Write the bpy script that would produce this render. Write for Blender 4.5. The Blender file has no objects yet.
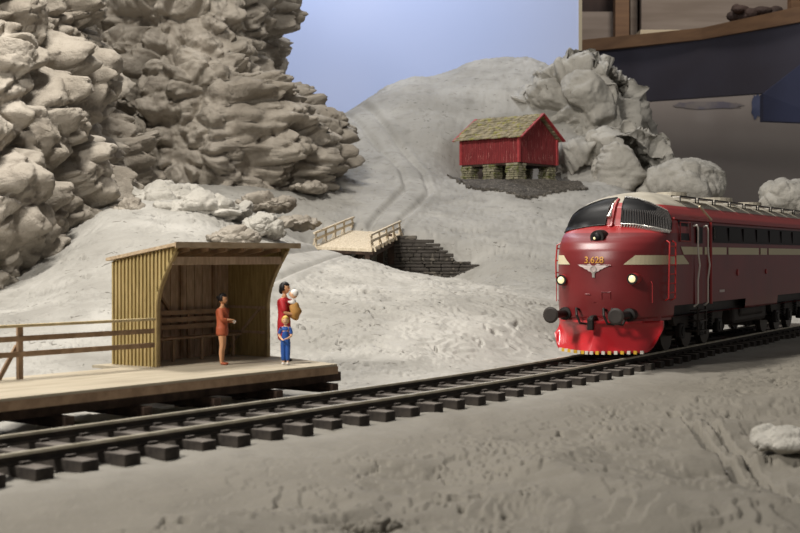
import bpy, bmesh, math, random
import numpy as np
from mathutils import Vector, Matrix
R = math.radians
SC = bpy.context.scene
COL = SC.collection
F, CX, HY, CZ = 1300.0, 400.0, 256.0, 2.6      # lens in pixels of an 800-wide frame, horizon row, eye height

# ------------------------------------------------------------------ helpers
def lin(h):
    h = h.lstrip('#'); out = []
    for i in (0, 2, 4):
        c = int(h[i:i+2], 16) / 255
        out.append(c / 12.92 if c <= .04045 else ((c + .055) / 1.055) ** 2.4)
    return (*out, 1)

def mat(name, col, rough=.8, col2=None, nscale=4, detail=5, metal=0, bump=0, bscale=20, stretch=(1, 1, 1), lo=.35, hi=.65,
        speck=None, sscale=30, samt=.62, spec=.3, emit=None, estr=0, coat=0):
    m = bpy.data.materials.new(name); m.use_nodes = True
    nt = m.node_tree; N = nt.nodes; L = nt.links
    b = N['Principled BSDF']; b.inputs['Roughness'].default_value = rough
    b.inputs['Metallic'].default_value = metal; b.inputs['Specular IOR Level'].default_value = spec
    b.inputs['Coat Weight'].default_value = coat
    tc = N.new('ShaderNodeTexCoord'); mp = N.new('ShaderNodeMapping'); mp.inputs['Scale'].default_value = stretch
    L.new(tc.outputs['Object'], mp.inputs['Vector'])
    c1 = lin(col); cur = None
    b.inputs['Base Color'].default_value = c1
    if col2:
        n = N.new('ShaderNodeTexNoise'); n.inputs['Scale'].default_value = nscale; n.inputs['Detail'].default_value = detail
        L.new(mp.outputs[0], n.inputs['Vector'])
        r = N.new('ShaderNodeValToRGB'); r.color_ramp.elements[0].position = lo; r.color_ramp.elements[1].position = hi
        r.color_ramp.elements[0].color = c1; r.color_ramp.elements[1].color = lin(col2)
        L.new(n.outputs['Fac'], r.inputs['Fac']); cur = r.outputs['Color']
    if speck:
        n = N.new('ShaderNodeTexNoise'); n.inputs['Scale'].default_value = sscale; n.inputs['Detail'].default_value = 3
        L.new(mp.outputs[0], n.inputs['Vector'])
        r = N.new('ShaderNodeValToRGB'); r.color_ramp.elements[0].position = samt; r.color_ramp.elements[1].position = samt + .05
        r.color_ramp.elements[0].color = (0, 0, 0, 1); r.color_ramp.elements[1].color = (1, 1, 1, 1)
        L.new(n.outputs['Fac'], r.inputs['Fac'])
        mx = N.new('ShaderNodeMix'); mx.data_type = 'RGBA'
        L.new(r.outputs['Color'], mx.inputs[0])
        if cur: L.new(cur, mx.inputs[6])
        else: mx.inputs[6].default_value = c1
        mx.inputs[7].default_value = lin(speck); cur = mx.outputs[2]
    if cur: L.new(cur, b.inputs['Base Color'])
    if bump:
        n = N.new('ShaderNodeTexNoise'); n.inputs['Scale'].default_value = bscale; n.inputs['Detail'].default_value = 6
        L.new(mp.outputs[0], n.inputs['Vector'])
        bp = N.new('ShaderNodeBump'); bp.inputs['Strength'].default_value = bump; bp.inputs['Distance'].default_value = .05
        L.new(n.outputs['Fac'], bp.inputs['Height']); L.new(bp.outputs[0], b.inputs['Normal'])
    if emit:
        b.inputs['Emission Color'].default_value = lin(emit); b.inputs['Emission Strength'].default_value = estr
    return m

def obj(name, me, m=None, parent=None, smooth=False):
    """link a mesh (bmesh or mesh) as one object"""
    if isinstance(me, bmesh.types.BMesh):
        bm = me; me = bpy.data.meshes.new(name); bmesh.ops.recalc_face_normals(bm, faces=bm.faces[:]); bm.to_mesh(me); bm.free()
    o = bpy.data.objects.new(name, me); COL.objects.link(o)
    if m:
        me.materials.clear()
        for x in (m if isinstance(m, (list, tuple)) else [m]): me.materials.append(x)
    if parent: o.parent = parent
    if smooth: me.polygons.foreach_set('use_smooth', [True] * len(me.polygons))
    return o

def tag(o, label, cat, group=None, kind=None):
    if label: o['label'] = label
    if cat: o['category'] = cat
    if group: o['group'] = group
    if kind: o['kind'] = kind
    return o

def thing(name, label, cat, loc=(0, 0, 0), rz=0, group=None):
    o = bpy.data.objects.new(name, None); COL.objects.link(o)
    o.location = loc; o.rotation_euler = (0, 0, rz)
    return tag(o, label, cat, group)

def box(bm, c, s, M=None, bev=0):
    r = bmesh.ops.create_cube(bm, size=1); vs = r['verts']
    T = Matrix.Translation(c) @ Matrix.Diagonal((*s, 1))
    bmesh.ops.transform(bm, matrix=T, verts=vs)
    if bev:
        es = list({e for v in vs for e in v.link_edges})
        rb = bmesh.ops.bevel(bm, geom=es, offset=bev, segments=2, affect='EDGES', profile=.5)
        vs = list({v for f in rb['faces'] for v in f.verts} | {v for v in vs if v.is_valid})
    if M: bmesh.ops.transform(bm, matrix=M, verts=vs)
    return vs

def beam(bm, a, b, w, h, up=(0, 0, 1), bev=0):
    """box bar from a to b"""
    a, b = Vector(a), Vector(b); d = b - a; L = d.length; d.normalize()
    s = d.cross(Vector(up))
    if s.length < 1e-4: s = d.cross(Vector((1, 0, 0)))
    s.normalize(); u = s.cross(d)
    M = Matrix((( *d, 0), (*s, 0), (*u, 0), (0, 0, 0, 1))).transposed(); M.translation = (a + b) / 2
    return box(bm, (0, 0, 0), (L, w, h), M, bev)

def tube(bm, pts, r, n=8, caps=True):
    pts = [Vector(p) for p in pts]; rs = r if isinstance(r, (list, tuple)) else [r] * len(pts)
    rings = []; prev = None
    for i, p in enumerate(pts):
        d = (pts[min(i + 1, len(pts) - 1)] - pts[max(i - 1, 0)]).normalized()
        u = prev if prev is not None else (Vector((0, 0, 1)) if abs(d.z) < .9 else Vector((1, 0, 0)))
        s = d.cross(u).normalized(); u = s.cross(d); prev = u
        rings.append([bm.verts.new(p + (s * math.cos(t) + u * math.sin(t)) * rs[i]) for t in [2 * math.pi * k / n for k in range(n)]])
    for a, b in zip(rings, rings[1:]):
        for k in range(n): bm.faces.new((a[k], a[(k+1) % n], b[(k+1) % n], b[k]))
    if caps: bm.faces.new(rings[0][::-1]); bm.faces.new(rings[-1])

def prism(bm, poly, a, b):
    """extrude a polygon of points a(p) -> b(p)"""
    A = [bm.verts.new(a(p)) for p in poly]; B = [bm.verts.new(b(p)) for p in poly]; n = len(poly)
    bm.faces.new(A[::-1]); bm.faces.new(B)
    for i in range(n): bm.faces.new((A[i], A[(i+1) % n], B[(i+1) % n], B[i]))

def ball(bm, c, s, sub=2, M=None):
    r = bmesh.ops.create_icosphere(bm, subdivisions=sub, radius=1)
    T = Matrix.Translation(c) @ Matrix.Diagonal((*(s if hasattr(s, '__len__') else (s,)*3), 1))
    if M: T = M @ T
    bmesh.ops.transform(bm, matrix=T, verts=r['verts']); return r['verts']

def bx(c, s, bev=0, M=None):
    bm = bmesh.new(); box(bm, c, s, M, bev); return bm

def grid_mesh(name, P, closed=False):
    """P: (n,m,3) array -> mesh"""
    n, m = P.shape[:2]; me = bpy.data.meshes.new(name)
    idx = np.arange(n * m).reshape(n, m)
    a, b, c, d = idx[:-1, :-1], idx[1:, :-1], idx[1:, 1:], idx[:-1, 1:]
    q = np.stack([a, b, c, d], -1).reshape(-1, 4)
    if closed:
        q2 = np.stack([idx[:-1, -1], idx[1:, -1], idx[1:, 0], idx[:-1, 0]], -1); q = np.concatenate([q, q2])
    me.vertices.add(n * m); me.vertices.foreach_set('co', P.reshape(-1).astype(np.float32))
    me.loops.add(q.size); me.loops.foreach_set('vertex_index', q.reshape(-1).astype(np.int32))
    me.polygons.add(len(q)); me.polygons.foreach_set('loop_start', np.arange(0, q.size, 4, dtype=np.int32))
    me.update(calc_edges=True); me.validate(); return me

# ------------------------------------------------------------------ numpy noise
def h3(ix, iy, iz, seed):
    x = (ix.astype(np.int64) * 374761393 + iy.astype(np.int64) * 668265263 + iz.astype(np.int64) * 2147483647 + seed * 1274126177) & 0xffffffff
    x = ((x ^ (x >> 13)) * 1274126177) & 0xffffffff
    x = ((x ^ (x >> 16)) * 2246822519) & 0xffffffff
    return ((x ^ (x >> 15)) & 0xffffff) / float(0xffffff)

def vnoise(P, seed=0):
    I = np.floor(P).astype(np.int64); f = P - I; f = f * f * f * (f * (f * 6 - 15) + 10); r = 0
    for dx in (0, 1):
        for dy in (0, 1):
            for dz in (0, 1):
                w = (f[..., 0] if dx else 1 - f[..., 0]) * (f[..., 1] if dy else 1 - f[..., 1]) * (f[..., 2] if dz else 1 - f[..., 2])
                r = r + w * h3(I[..., 0] + dx, I[..., 1] + dy, I[..., 2] + dz, seed)
    return r * 2 - 1

def fbm(P, oct=4, seed=0, gain=.5):
    r = 0; a = 1
    for o in range(oct):
        r = r + a * vnoise(P * 2 ** o + o * 17.3, seed + o); a *= gain
    return r

def voro(P, seed=0):
    """F1, F2, facet value (tilted plane per cell), cell random"""
    I = np.floor(P).astype(np.int64); sh = P.shape[:-1]
    F1 = np.full(sh, 9.); F2 = np.full(sh, 9.); fac = np.zeros(sh); rnd = np.zeros(sh)
    for dx in (-1, 0, 1):
        for dy in (-1, 0, 1):
            for dz in (-1, 0, 1):
                a, b, c = I[..., 0] + dx, I[..., 1] + dy, I[..., 2] + dz
                r = [h3(a, b, c, seed + k) for k in range(7)]
                D = np.stack([P[..., 0] - a - r[0], P[..., 1] - b - r[1], P[..., 2] - c - r[2]], -1)
                d = np.sqrt((D * D).sum(-1))
                near = d < F1
                F2 = np.where(near, F1, np.minimum(F2, d)); F1 = np.where(near, d, F1)
                f = D[..., 0] * (r[3] - .5) + D[..., 1] * (r[4] - .5) + D[..., 2] * (r[5] - .5)
                fac = np.where(near, f, fac); rnd = np.where(near, r[6], rnd)
    return F1, F2, fac, rnd

def sstep(a, b, x):
    t = np.clip((x - a) / (b - a), 0, 1); return t * t * (3 - 2 * t)

def rock(P, size, amp, seed, crev=.6, warp=.22, flat=1.3, roundness=.5):
    """blocky rock relief: tilted flat faces with rounded shoulders and creases between them"""
    q = P / size * np.array([1, 1, flat])
    w = np.stack([fbm(q * .8 + 9.1 * k, 2, seed + 50 + k) for k in range(3)], -1)
    q = q + w * warp
    F1, F2, fac, rnd = voro(q, seed)
    e = sstep(-.02, .30, F2 - F1) ** .8
    return amp * (e * ((rnd - .4) * 1.0 + fac * 1.25) + crev * (e - 1) * .6 - roundness * .8 * F1 * F1)

def normals(P):
    du = np.gradient(P, axis=0); dv = np.gradient(P, axis=1); n = np.cross(du, dv)
    return n / (np.linalg.norm(n, axis=-1, keepdims=True) + 1e-9)

def at(px, D): return (px - CX) / F * D
def zat(py, D): return CZ + (HY - py) * D / F
# ------------------------------------------------------------------ track centre line
def build_path():
    pts = []; p = np.array([0., 25.5]); s = 0; step = .25
    def head(s): return R(36.0 - 5.8 * float(sstep(-2, 9, np.float64(s))))
    q = p.copy(); fw = []
    while s < 34:
        fw.append((q.copy(), head(s), s)); a = head(s); q = q + step * np.array([math.sin(a), math.cos(a)]); s += step
    s = 0; q = p.copy(); bw = []
    while s > -19:
        a = head(s); q = q - step * np.array([math.sin(a), math.cos(a)]); s -= step; bw.append((q.copy(), head(s), s))
    return bw[::-1] + fw
PATH = build_path(); PXY = np.array([p[0] for p in PATH]); PS = np.array([p[2] for p in PATH]); PH = np.array([p[1] for p in PATH])
def on_track(s, lat=0):
    x = np.interp(s, PS, PXY[:, 0]); y = np.interp(s, PS, PXY[:, 1]); a = float(np.interp(s, PS, PH))
    return x + lat * math.cos(a), y - lat * math.sin(a), a
def dist_poly(X, Y, pts):
    d = np.full(X.shape, 1e9); tt = np.zeros(X.shape)
    for i, ((x0, y0), (x1, y1)) in enumerate(zip(pts, pts[1:])):
        vx, vy = x1 - x0, y1 - y0; t = np.clip(((X - x0) * vx + (Y - y0) * vy) / (vx * vx + vy * vy), 0, 1)
        e = np.hypot(X - x0 - t * vx, Y - y0 - t * vy); m = e < d; d = np.where(m, e, d); tt = np.where(m, i + t, tt)
    return d, tt

# height table: columns by bearing, stations by distance
COLS = {
 -260: [(8,-.5),(17,-.5),(22,-.6),(28,0),(36,1.2),(44,3),(60,4),(120,4)],
 -100: [(8,-.5),(15,-.5),(22,-.6),(27,-.4),(35,.6),(45,2.2),(60,4),(120,4)],
 0:    [(8,-.5),(14,-.5),(22,-.6),(27,-.55),(32,-.1),(38,.7),(44,1.3),(52,3),(62,5),(120,5)],
 100:  [(8,-.55),(16,-.5),(24,-.6),(29,-.5),(34,.2),(40,1.5),(45,3.2),(50,4.6),(56,5.4),(64,6.2),(120,6)],
 200:  [(8,-.5),(18,-.42),(26,-.6),(30,-.5),(35,.4),(39,1.2),(43,2.9),(49,4.4),(56,5.4),(64,6.2),(120,6)],
 265:  [(8,-.5),(18,-.4),(27,-.55),(31,-.35),(36,.5),(42,1.7),(48,3.1),(54,4.1),(60,5.0),(66,6.0),(120,6)],
 310:  [(8,-.5),(18,-.38),(29,-.5),(33,-.1),(38,.85),(44,1.8),(50,2.7),(54.5,3.0),(56,2.2),(60,2.6),(62.5,4.4),(68,6.2),(78,9.5),(86,12.2),(92,9),(120,8)],
 350:  [(8,-.5),(18,-.35),(30,-.45),(34,.15),(40,1.2),(46,2.1),(52,2.75),(53.6,2.9),(54.6,.2),(60.5,.6),(61.8,3.8),(70,6.1),(78,8.8),(85,12.6),(89,13.8),(94,11),(120,8)],
 400:  [(8,-.5),(19,-.4),(31,-.4),(35,.3),(40,1.2),(46,1.85),(50.5,1.95),(52,.5),(57,-.2),(59.5,.4),(61,3.7),(70,6.2),(78,9.0),(86,13.8),(91,15.6),(96,13),(120,10)],
 450:  [(8,-.5),(21,-.4),(32,-.4),(36,.4),(41,1.3),(47,1.75),(49.5,1.6),(51,.6),(57,.2),(60,1.0),(61.5,3.2),(70,5.5),(76,7.4),(85,13.4),(91,16.1),(96,15),(120,10)],
 505:  [(8,-.5),(22,-.4),(34,-.4),(38,.5),(43,1.3),(46.5,1.5),(49,1.1),(53,.8),(58,1.6),(62,3.2),(68,5.3),(72,6.6),(78,7.2),(84,12),(92,17.0),(97,16),(120,10)],
 565:  [(8,-.5),(24,-.4),(36,-.4),(40,.5),(44,1.1),(47,.8),(52,.5),(58,1.9),(66,4.3),(72,6.2),(78,7.2),(84,12.2),(91,17.4),(97,16),(120,10)],
 620:  [(8,-.45),(26,-.4),(38,-.4),(43,.3),(50,.4),(58,1.9),(66,4.2),(72,6.0),(78,7.5),(84,12.5),(89,15.8),(94,14),(120,8)],
 652:  [(8,-.4),(26,-.35),(40,-.4),(45,.2),(52,.6),(60,2.2),(66,3.8),(72,5.0),(80,6.5),(90,6),(120,5)],
 690:  [(8,-.4),(26,-.35),(41,-.4),(47,.2),(60,2.2),(70,4.2),(78,5.2),(90,4.5),(120,3)],
 760:  [(8,-.4),(24,-.35),(36,-.35),(45,-.4),(52,.2),(62,1.6),(72,2.6),(80,2.6),(120,1)],
 830:  [(8,-.2),(18,-.35),(24,-.3),(34,-.25),(48,-.4),(56,.2),(66,1.6),(74,3),(80,3),(120,1)],
 1060: [(8,-.2),(22,0),(40,-.2),(56,-.4),(70,.6),(80,1),(120,1)],
}
_ck = sorted(COLS); _pa = np.linspace(-260, 1060, 265); _da = np.linspace(8, 120, 449)
_T = np.array([np.interp(_da, *zip(*COLS[c])) for c in _ck])
_T = np.array([np.interp(_pa, _ck, _T[:, j]) for j in range(len(_da))]).T
def _blur(A, k, ax):
    w = np.exp(-.5 * (np.arange(-3 * k, 3 * k + 1) / k) ** 2); w /= w.sum()
    return np.apply_along_axis(lambda v: np.convolve(np.pad(v, 3 * k, 'edge'), w, 'valid'), ax, A)
_T = _blur(_blur(_T, 3, 0), 2, 1)
_Tb = _blur(_T, 9, 0); _wf = sstep(80, 88, _da)[None, :]; _T = _T * (1 - _wf) + _Tb * _wf
def base_z(X, Y):
    pxl = np.clip(CX + F * X / np.maximum(Y, 1), -260, 1060); D = np.clip(Y, 8, 120)
    u = (pxl + 260) / 5; v = (D - 8) * 4; i = np.clip(u.astype(int), 0, 263); j = np.clip(v.astype(int), 0, 447); u = u - i; v = v - j
    return (_T[i, j] * (1-u) * (1-v) + _T[i+1, j] * u * (1-v) + _T[i, j+1] * (1-u) * v + _T[i+1, j+1] * u * v)

def W2(px, D): return (at(px, D), D)
ROAD = [W2(352, 86), W2(385, 79), W2(412, 74.5), W2(418, 71), W2(404, 67.5), W2(390, 64.5), W2(383, 62.5)]
ROAD2 = [W2(342, 54.5), W2(318, 50), W2(285, 46), W2(235, 41)]
SHED_C = (6.77, 74.0)
SHED_L = np.array([-.75, .66]); SHED_G = np.array([.66, .75])
SH_MID = np.array(SHED_C) + 2.1 * SHED_L + 1.85 * SHED_G
PO = np.array([-1.34, 27.7]); PD = np.array([.599, .801]); PN = np.array([-.801, .599])      # platform corner, direction, away from track
def P2(a, n, z): v = PO + a * PD + n * PN; return (v[0], v[1], z)

def ground_z(X, Y, fine=True):
    z = base_z(X, Y); Q = np.stack([X, Y, 0 * X], -1)
    dt, _ = dist_poly(X, Y, [tuple(p) for p in PXY[::4]])
    near = sstep(1.6, 4.5, dt)
    ds = np.hypot(X - SH_MID[0], Y - SH_MID[1]); shed = 1 - sstep(2.6, 4.6, ds)
    z = z * (1 - shed) + 6.85 * shed
    dr, _ = dist_poly(X, Y, ROAD); dr2, _ = dist_poly(X, Y, ROAD2); 
    rd = np.minimum(dr, dr2); rough = sstep(.9, 2.2, rd) * (1 - .8 * shed)
    big = fbm(Q * .16, 4, 3) * .5
    z = z + big * near * rough * sstep(20, 60, Y) * .35
    # foreground plaster relief
    fgm = 1 - sstep(24, 34, Y)
    rg = 1 - np.abs(fbm(Q * np.array([.22, .3, 1]) + 2.7, 3, 66)) * 2
    z = z + near * fgm * (fbm(Q * .45, 4, 8) * .13 + rg * .16 - .08) * sstep(2.2, 6, dt)
    # far hill folds
    z = z + sstep(70, 84, Y) * fbm(Q * np.array([.35, .12, 1]), 3, 12) * .22
    if fine:
        z = z + near * rough * fbm(Q * .9, 4, 21, .42) * .06
        chips = sstep(.34, .40, fbm(Q * np.array([.75, 1.3, 1]) + 4, 5, 33)) * sstep(27, 31, Y) * (1 - sstep(52, 58, Y))
        z = z - near * rough * chips * .03
        led = fbm(Q * np.array([.4, .9, 1]), 2, 61) * near * rough
        z = z + (np.round(led * 5) / 5 - led) * .45 * (sstep(28, 33, Y) * .8 + fgm * .5)
        F1, F2, _, _ = voro(np.stack([X * .35, Y * .7, 0 * X], -1) + .5 * fbm(Q * .9, 3, 40)[..., None], 44)
        z = z - near * rough * (1 - sstep(0, .03, F2 - F1)) * .05 * sstep(.1, .3, fbm(Q * .3, 2, 71))
        n1 = fbm(Q * np.array([1.0, .75, 1]) + .12 * fbm(Q * 4, 2, 19)[..., None], 3, 91)
        slit = (1 - sstep(.006, .045, np.abs(n1))) * sstep(.10, .2, fbm(Q * 1.1 + 7, 3, 93)) * (sstep(30, 34, Y) * (1 - .7 * sstep(58, 70, Y)) + .5 * fgm)
        z = z - near * rough * slit * .3 + near * rough * .05 * slit * 0
    # ruts
    for d in (dr, dr2):
        m = np.exp(-((d - .62) / .16) ** 2) * .20 - np.exp(-((d - .98) / .2) ** 2) * .08
        z = z - m
    # platform trench
    rel = np.stack([X - PO[0], Y - PO[1]], -1); a = rel @ PD; n = rel @ PN
    pl = sstep(-.3, .4, n) * (1 - sstep(3.6, 5.0, n)) * (1 - sstep(.6, 2.2, a))
    z = np.minimum(z, z * (1 - pl) + pl * (-.55))
    # groove in the foreground
    dg, tg = dist_poly(X, Y, [(5.15, 24.6), (4.95, 20.5), (4.75, 17.5), (4.72, 15.2)])
    z = z - (1 - sstep(.05, .12, dg)) * .26
    dg2, _ = dist_poly(X, Y, [(5.45, 23.4), (5.3, 20.4), (5.15, 18.4), (4.8, 16.0)])
    z = z - (1 - sstep(.03, .10, dg2)) * .14 + np.exp(-(dg2 / .14) ** 2) * .045 * fbm(Q * 9, 2, 90)
    # track bed
    z = z * near + (1 - near) * (-.325 + .03 * fbm(Q * 1.5, 3, 77))
    return z

def hit(x, y): return float(ground_z(np.array([float(x)]), np.array([float(y)]))[0])

GREY = '#9b958a'
def ground_mat(name, c1, c2, c3, dark='#4c463d', bs=1.0, dirt=(.60, .63)):
    m = bpy.data.materials.new(name); m.use_nodes = True; nt = m.node_tree; N = nt.nodes; L = nt.links
    b = N['Principled BSDF']; b.inputs['Roughness'].default_value = .82; b.inputs['Specular IOR Level'].default_value = .25
    tc = N.new('ShaderNodeTexCoord')
    def noise(sc, det, dist=0, st=(1, 1, 1), rough=.55):
        mp = N.new('ShaderNodeMapping'); mp.inputs['Scale'].default_value = st; L.new(tc.outputs['Object'], mp.inputs['Vector'])
        n = N.new('ShaderNodeTexNoise'); n.inputs['Scale'].default_value = sc; n.inputs['Detail'].default_value = det; n.inputs['Distortion'].default_value = dist
        n.inputs['Roughness'].default_value = rough
        L.new(mp.outputs[0], n.inputs['Vector']); return n.outputs['Fac']
    def ramp(f, a, b_, ca, cb):
        r = N.new('ShaderNodeValToRGB'); r.color_ramp.elements[0].position = a; r.color_ramp.elements[1].position = b_
        r.color_ramp.elements[0].color = ca; r.color_ramp.elements[1].color = cb; L.new(f, r.inputs['Fac']); return r.outputs['Color']
    def mix(f, a, b_):
        x = N.new('ShaderNodeMix'); x.data_type = 'RGBA'; L.new(f, x.inputs[0]); L.new(a, x.inputs[6])
        if isinstance(b_, tuple): x.inputs[7].default_value = b_
        else: L.new(b_, x.inputs[7])
        return x.outputs[2]
    base = ramp(noise(.22, 8, .6), .38, .62, lin(c1), lin(c2))
    W = (1, 1, 1, 1); K = (0, 0, 0, 1)
    base = mix(ramp(noise(1.3, 7, .4), .52, .72, K, (.6, .6, .6, 1)), base, lin(c3))
    base = mix(ramp(noise(1.6, 4, 1.2, (1, 2.2, 1)), dirt[0], dirt[1], K, (.75, .75, .75, 1)), base, lin(dark))
    L.new(base, b.inputs['Base Color'])
    ad = N.new('ShaderNodeMath'); ad.operation = 'ADD'; L.new(noise(3.2, 9, .5, rough=.62), ad.inputs[0])
    m2 = N.new('ShaderNodeMath'); m2.operation = 'MULTIPLY'; m2.inputs[1].default_value = .35; L.new(noise(14, 4, 0), m2.inputs[0]); L.new(m2.outputs[0], ad.inputs[1])
    bp = N.new('ShaderNodeBump'); bp.inputs['Strength'].default_value = .8 * bs; bp.inputs['Distance'].default_value = .16
    L.new(ad.outputs[0], bp.inputs['Height']); L.new(bp.outputs[0], b.inputs['Normal'])
    return m, base, b, N, L, tc, ramp, mix
M_ROCK = ground_mat('rock_plaster', '#8b8377', '#b1a99d', '#675f55', '#46403a', .9, (.70, .74))[0]
M_ROCKL = ground_mat('pale_rock_plaster', '#a39f96', '#b6b2a9', '#88847b', '#5f5a52', .8, (.69, .73))[0]
M_GND, base, b, N, L, tc, ramp, mix = ground_mat('ground_plaster', '#94918a', '#adaaa3', '#827f78', '#5f5b54', .28, (.66, .68))
# grey wash plus painted-in light falloff in front of the track, by world position
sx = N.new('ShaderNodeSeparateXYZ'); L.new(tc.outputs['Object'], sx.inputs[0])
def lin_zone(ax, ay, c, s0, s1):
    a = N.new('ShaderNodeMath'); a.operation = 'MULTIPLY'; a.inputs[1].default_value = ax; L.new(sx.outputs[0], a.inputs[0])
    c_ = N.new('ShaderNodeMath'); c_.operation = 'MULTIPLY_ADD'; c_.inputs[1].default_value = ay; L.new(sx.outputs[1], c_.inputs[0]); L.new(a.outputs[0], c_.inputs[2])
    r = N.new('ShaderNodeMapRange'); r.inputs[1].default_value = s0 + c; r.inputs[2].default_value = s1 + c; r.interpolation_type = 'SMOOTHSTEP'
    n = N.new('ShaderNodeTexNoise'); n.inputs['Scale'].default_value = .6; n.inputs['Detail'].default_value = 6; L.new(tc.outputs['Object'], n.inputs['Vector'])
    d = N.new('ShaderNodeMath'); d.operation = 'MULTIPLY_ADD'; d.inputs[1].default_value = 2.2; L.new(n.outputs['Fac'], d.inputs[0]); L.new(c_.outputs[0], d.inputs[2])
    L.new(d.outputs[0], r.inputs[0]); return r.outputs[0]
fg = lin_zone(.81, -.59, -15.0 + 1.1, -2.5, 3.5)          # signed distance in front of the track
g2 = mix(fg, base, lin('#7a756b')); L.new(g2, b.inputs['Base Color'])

def fan(a0, a1, y0, y1, na, ny, px0, px1):
    py = np.concatenate([8 * (28 / 8) ** np.linspace(0, 1, 240, endpoint=False), np.linspace(28, 60, 430, endpoint=False), 60 * (y1 / 60) ** np.linspace(0, 1, 190)])
    A = np.linspace(px0, px1, na); X = (A[:, None] - CX) / F * py[None, :]; Y = np.repeat(py[None, :], na, 0); return X, Y
X, Y = fan(0, 0, 8.0, 118., 900, 0, -330, 1130)
# widen the nearest rows so the ground reaches both sides of the frame when seen from a step aside
X = X + (X - 0) * .35 * (1 - sstep(8, 30, Y))
Z = ground_z(X, Y)
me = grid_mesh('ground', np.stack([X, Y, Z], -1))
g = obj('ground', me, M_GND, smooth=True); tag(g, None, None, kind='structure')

# ------------------------------------------------------------------ cliffs
def resample(pts, n):
    pts = np.array(pts, float); d = np.r_[0, np.cumsum(np.linalg.norm(np.diff(pts, axis=0), axis=1))]
    t = np.linspace(0, d[-1], n); return np.stack([np.interp(t, d, pts[:, k]) for k in range(pts.shape[1])], -1)
def cliff(name, label, path, prof, ns, nt, seed, amps, mat_):
    """path: [(px, D)], prof(s)-> [(outward, z)...]"""
    p = resample([W2(*q) for q in path], ns)
    for k in range(12): p[1:-1] = (p[:-2] + 2 * p[1:-1] + p[2:]) / 4
    tg = np.gradient(p, axis=0); tg /= np.linalg.norm(tg, axis=1, keepdims=True)
    nr = np.stack([tg[:, 1], -tg[:, 0]], -1)
    P = np.zeros((ns, nt, 3))
    for i in range(ns):
        r = resample(prof(i / (ns - 1)), nt)
        P[i, :, 0] = p[i, 0] + nr[i, 0] * r[:, 0]; P[i, :, 1] = p[i, 1] + nr[i, 1] * r[:, 0]; P[i, :, 2] = r[:, 1]
    Nn = normals(P); fl = np.sign((Nn[..., :2] * nr[:, None, :]).sum(-1).mean()); Nn *= fl
    Q = P.copy(); d = fbm(Q * .16 + seed, 3, seed) * 1.3; H_ = np.zeros_like(Nn); H_[..., :2] = nr[:, None, :]; Nn = Nn * .35 + H_ + np.array([0, 0, .05]); Nn /= np.linalg.norm(Nn, axis=-1, keepdims=True)
    for k, (size, amp, crev, flat, rnd) in enumerate(amps):
        msk = 1 if k < 2 else .35 + .65 * sstep(-.25, .25, fbm(Q * .35 + 3.3 * k, 3, seed + 5))
        d = d + msk * rock(Q, size, amp, seed, crev, .22, flat, rnd); seed += 7
    d = d + fbm(Q * 1.0, 6, seed, .58) * .13
    d = d * (1 - .75 * sstep(.72, .95, np.linspace(0, 1, ns)))[:, None]
    P = P + Nn * d[..., None]
    o = obj(name, grid_mesh(name, P), mat_, smooth=True); tag(o, label, 'cliff'); return o
def profA(s):
    zb = np.interp(s, [0, .45, .75, 1], [1.0, 1.2, 4.2, 6])
    return [(1.6, zb - 2), (1.3, zb), (.8, zb + 2.2), (.4, zb + 4), (-.2, 8), (-1.2, 11), (-2.6, 15), (-6, 17), (-12, 17.5)]
cliff('rock_cliff', 'warm grey craggy rock face rising at the far left behind the wooden railing',
      [(-230, 36), (-120, 40), (-40, 43), (40, 45.5), (95, 48.5), (132, 52), (146, 57), (138, 66)], profA, 420, 330, 5,
      [(3.0, 1.05, 1.0, 1.1, .6), (1.25, .5, 1.2, 1.25, .8), (.5, .2, 1.1, 1.4, .5), (.24, .05, .8, 1.3, .4)], M_ROCK)
def profB(s):
    zt = np.interp(s, [0, .3, .55, .8, 1], [12.5, 12.0, 11.4, 10.2, 9.5]); b = np.interp(s, [0, .15, .3, .6, .75, .9, 1], [-1.5, .8, 4.8, 3.4, .2, -.8, -.8])
    return [(b * .6 + .3, 3.8), (b * .75 + .1, 6), (b + .1, 8), (b * .97, zt - .9), (b * .72, zt - .1), (.4, zt + .9), (0, zt + 2), (.3, 15), (.1, 19), (-6, 21), (-12, 21)]
cliff('rock_cliff', 'tall grey rock cliff with a broad ledge, left of the pale blue backdrop',
      [(60, 67), (110, 67), (160, 66.5), (215, 67), (250, 69), (270, 72), (284, 78), (278, 88)], profB, 420, 340, 60,
      [(3.8, 1.3, 1.0, 1.3, .5), (1.6, .62, 1.2, 1.4, .7), (.62, .25, 1.1, 1.5, .5), (.3, .06, .8, 1.3, .4)], M_ROCK)

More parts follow.
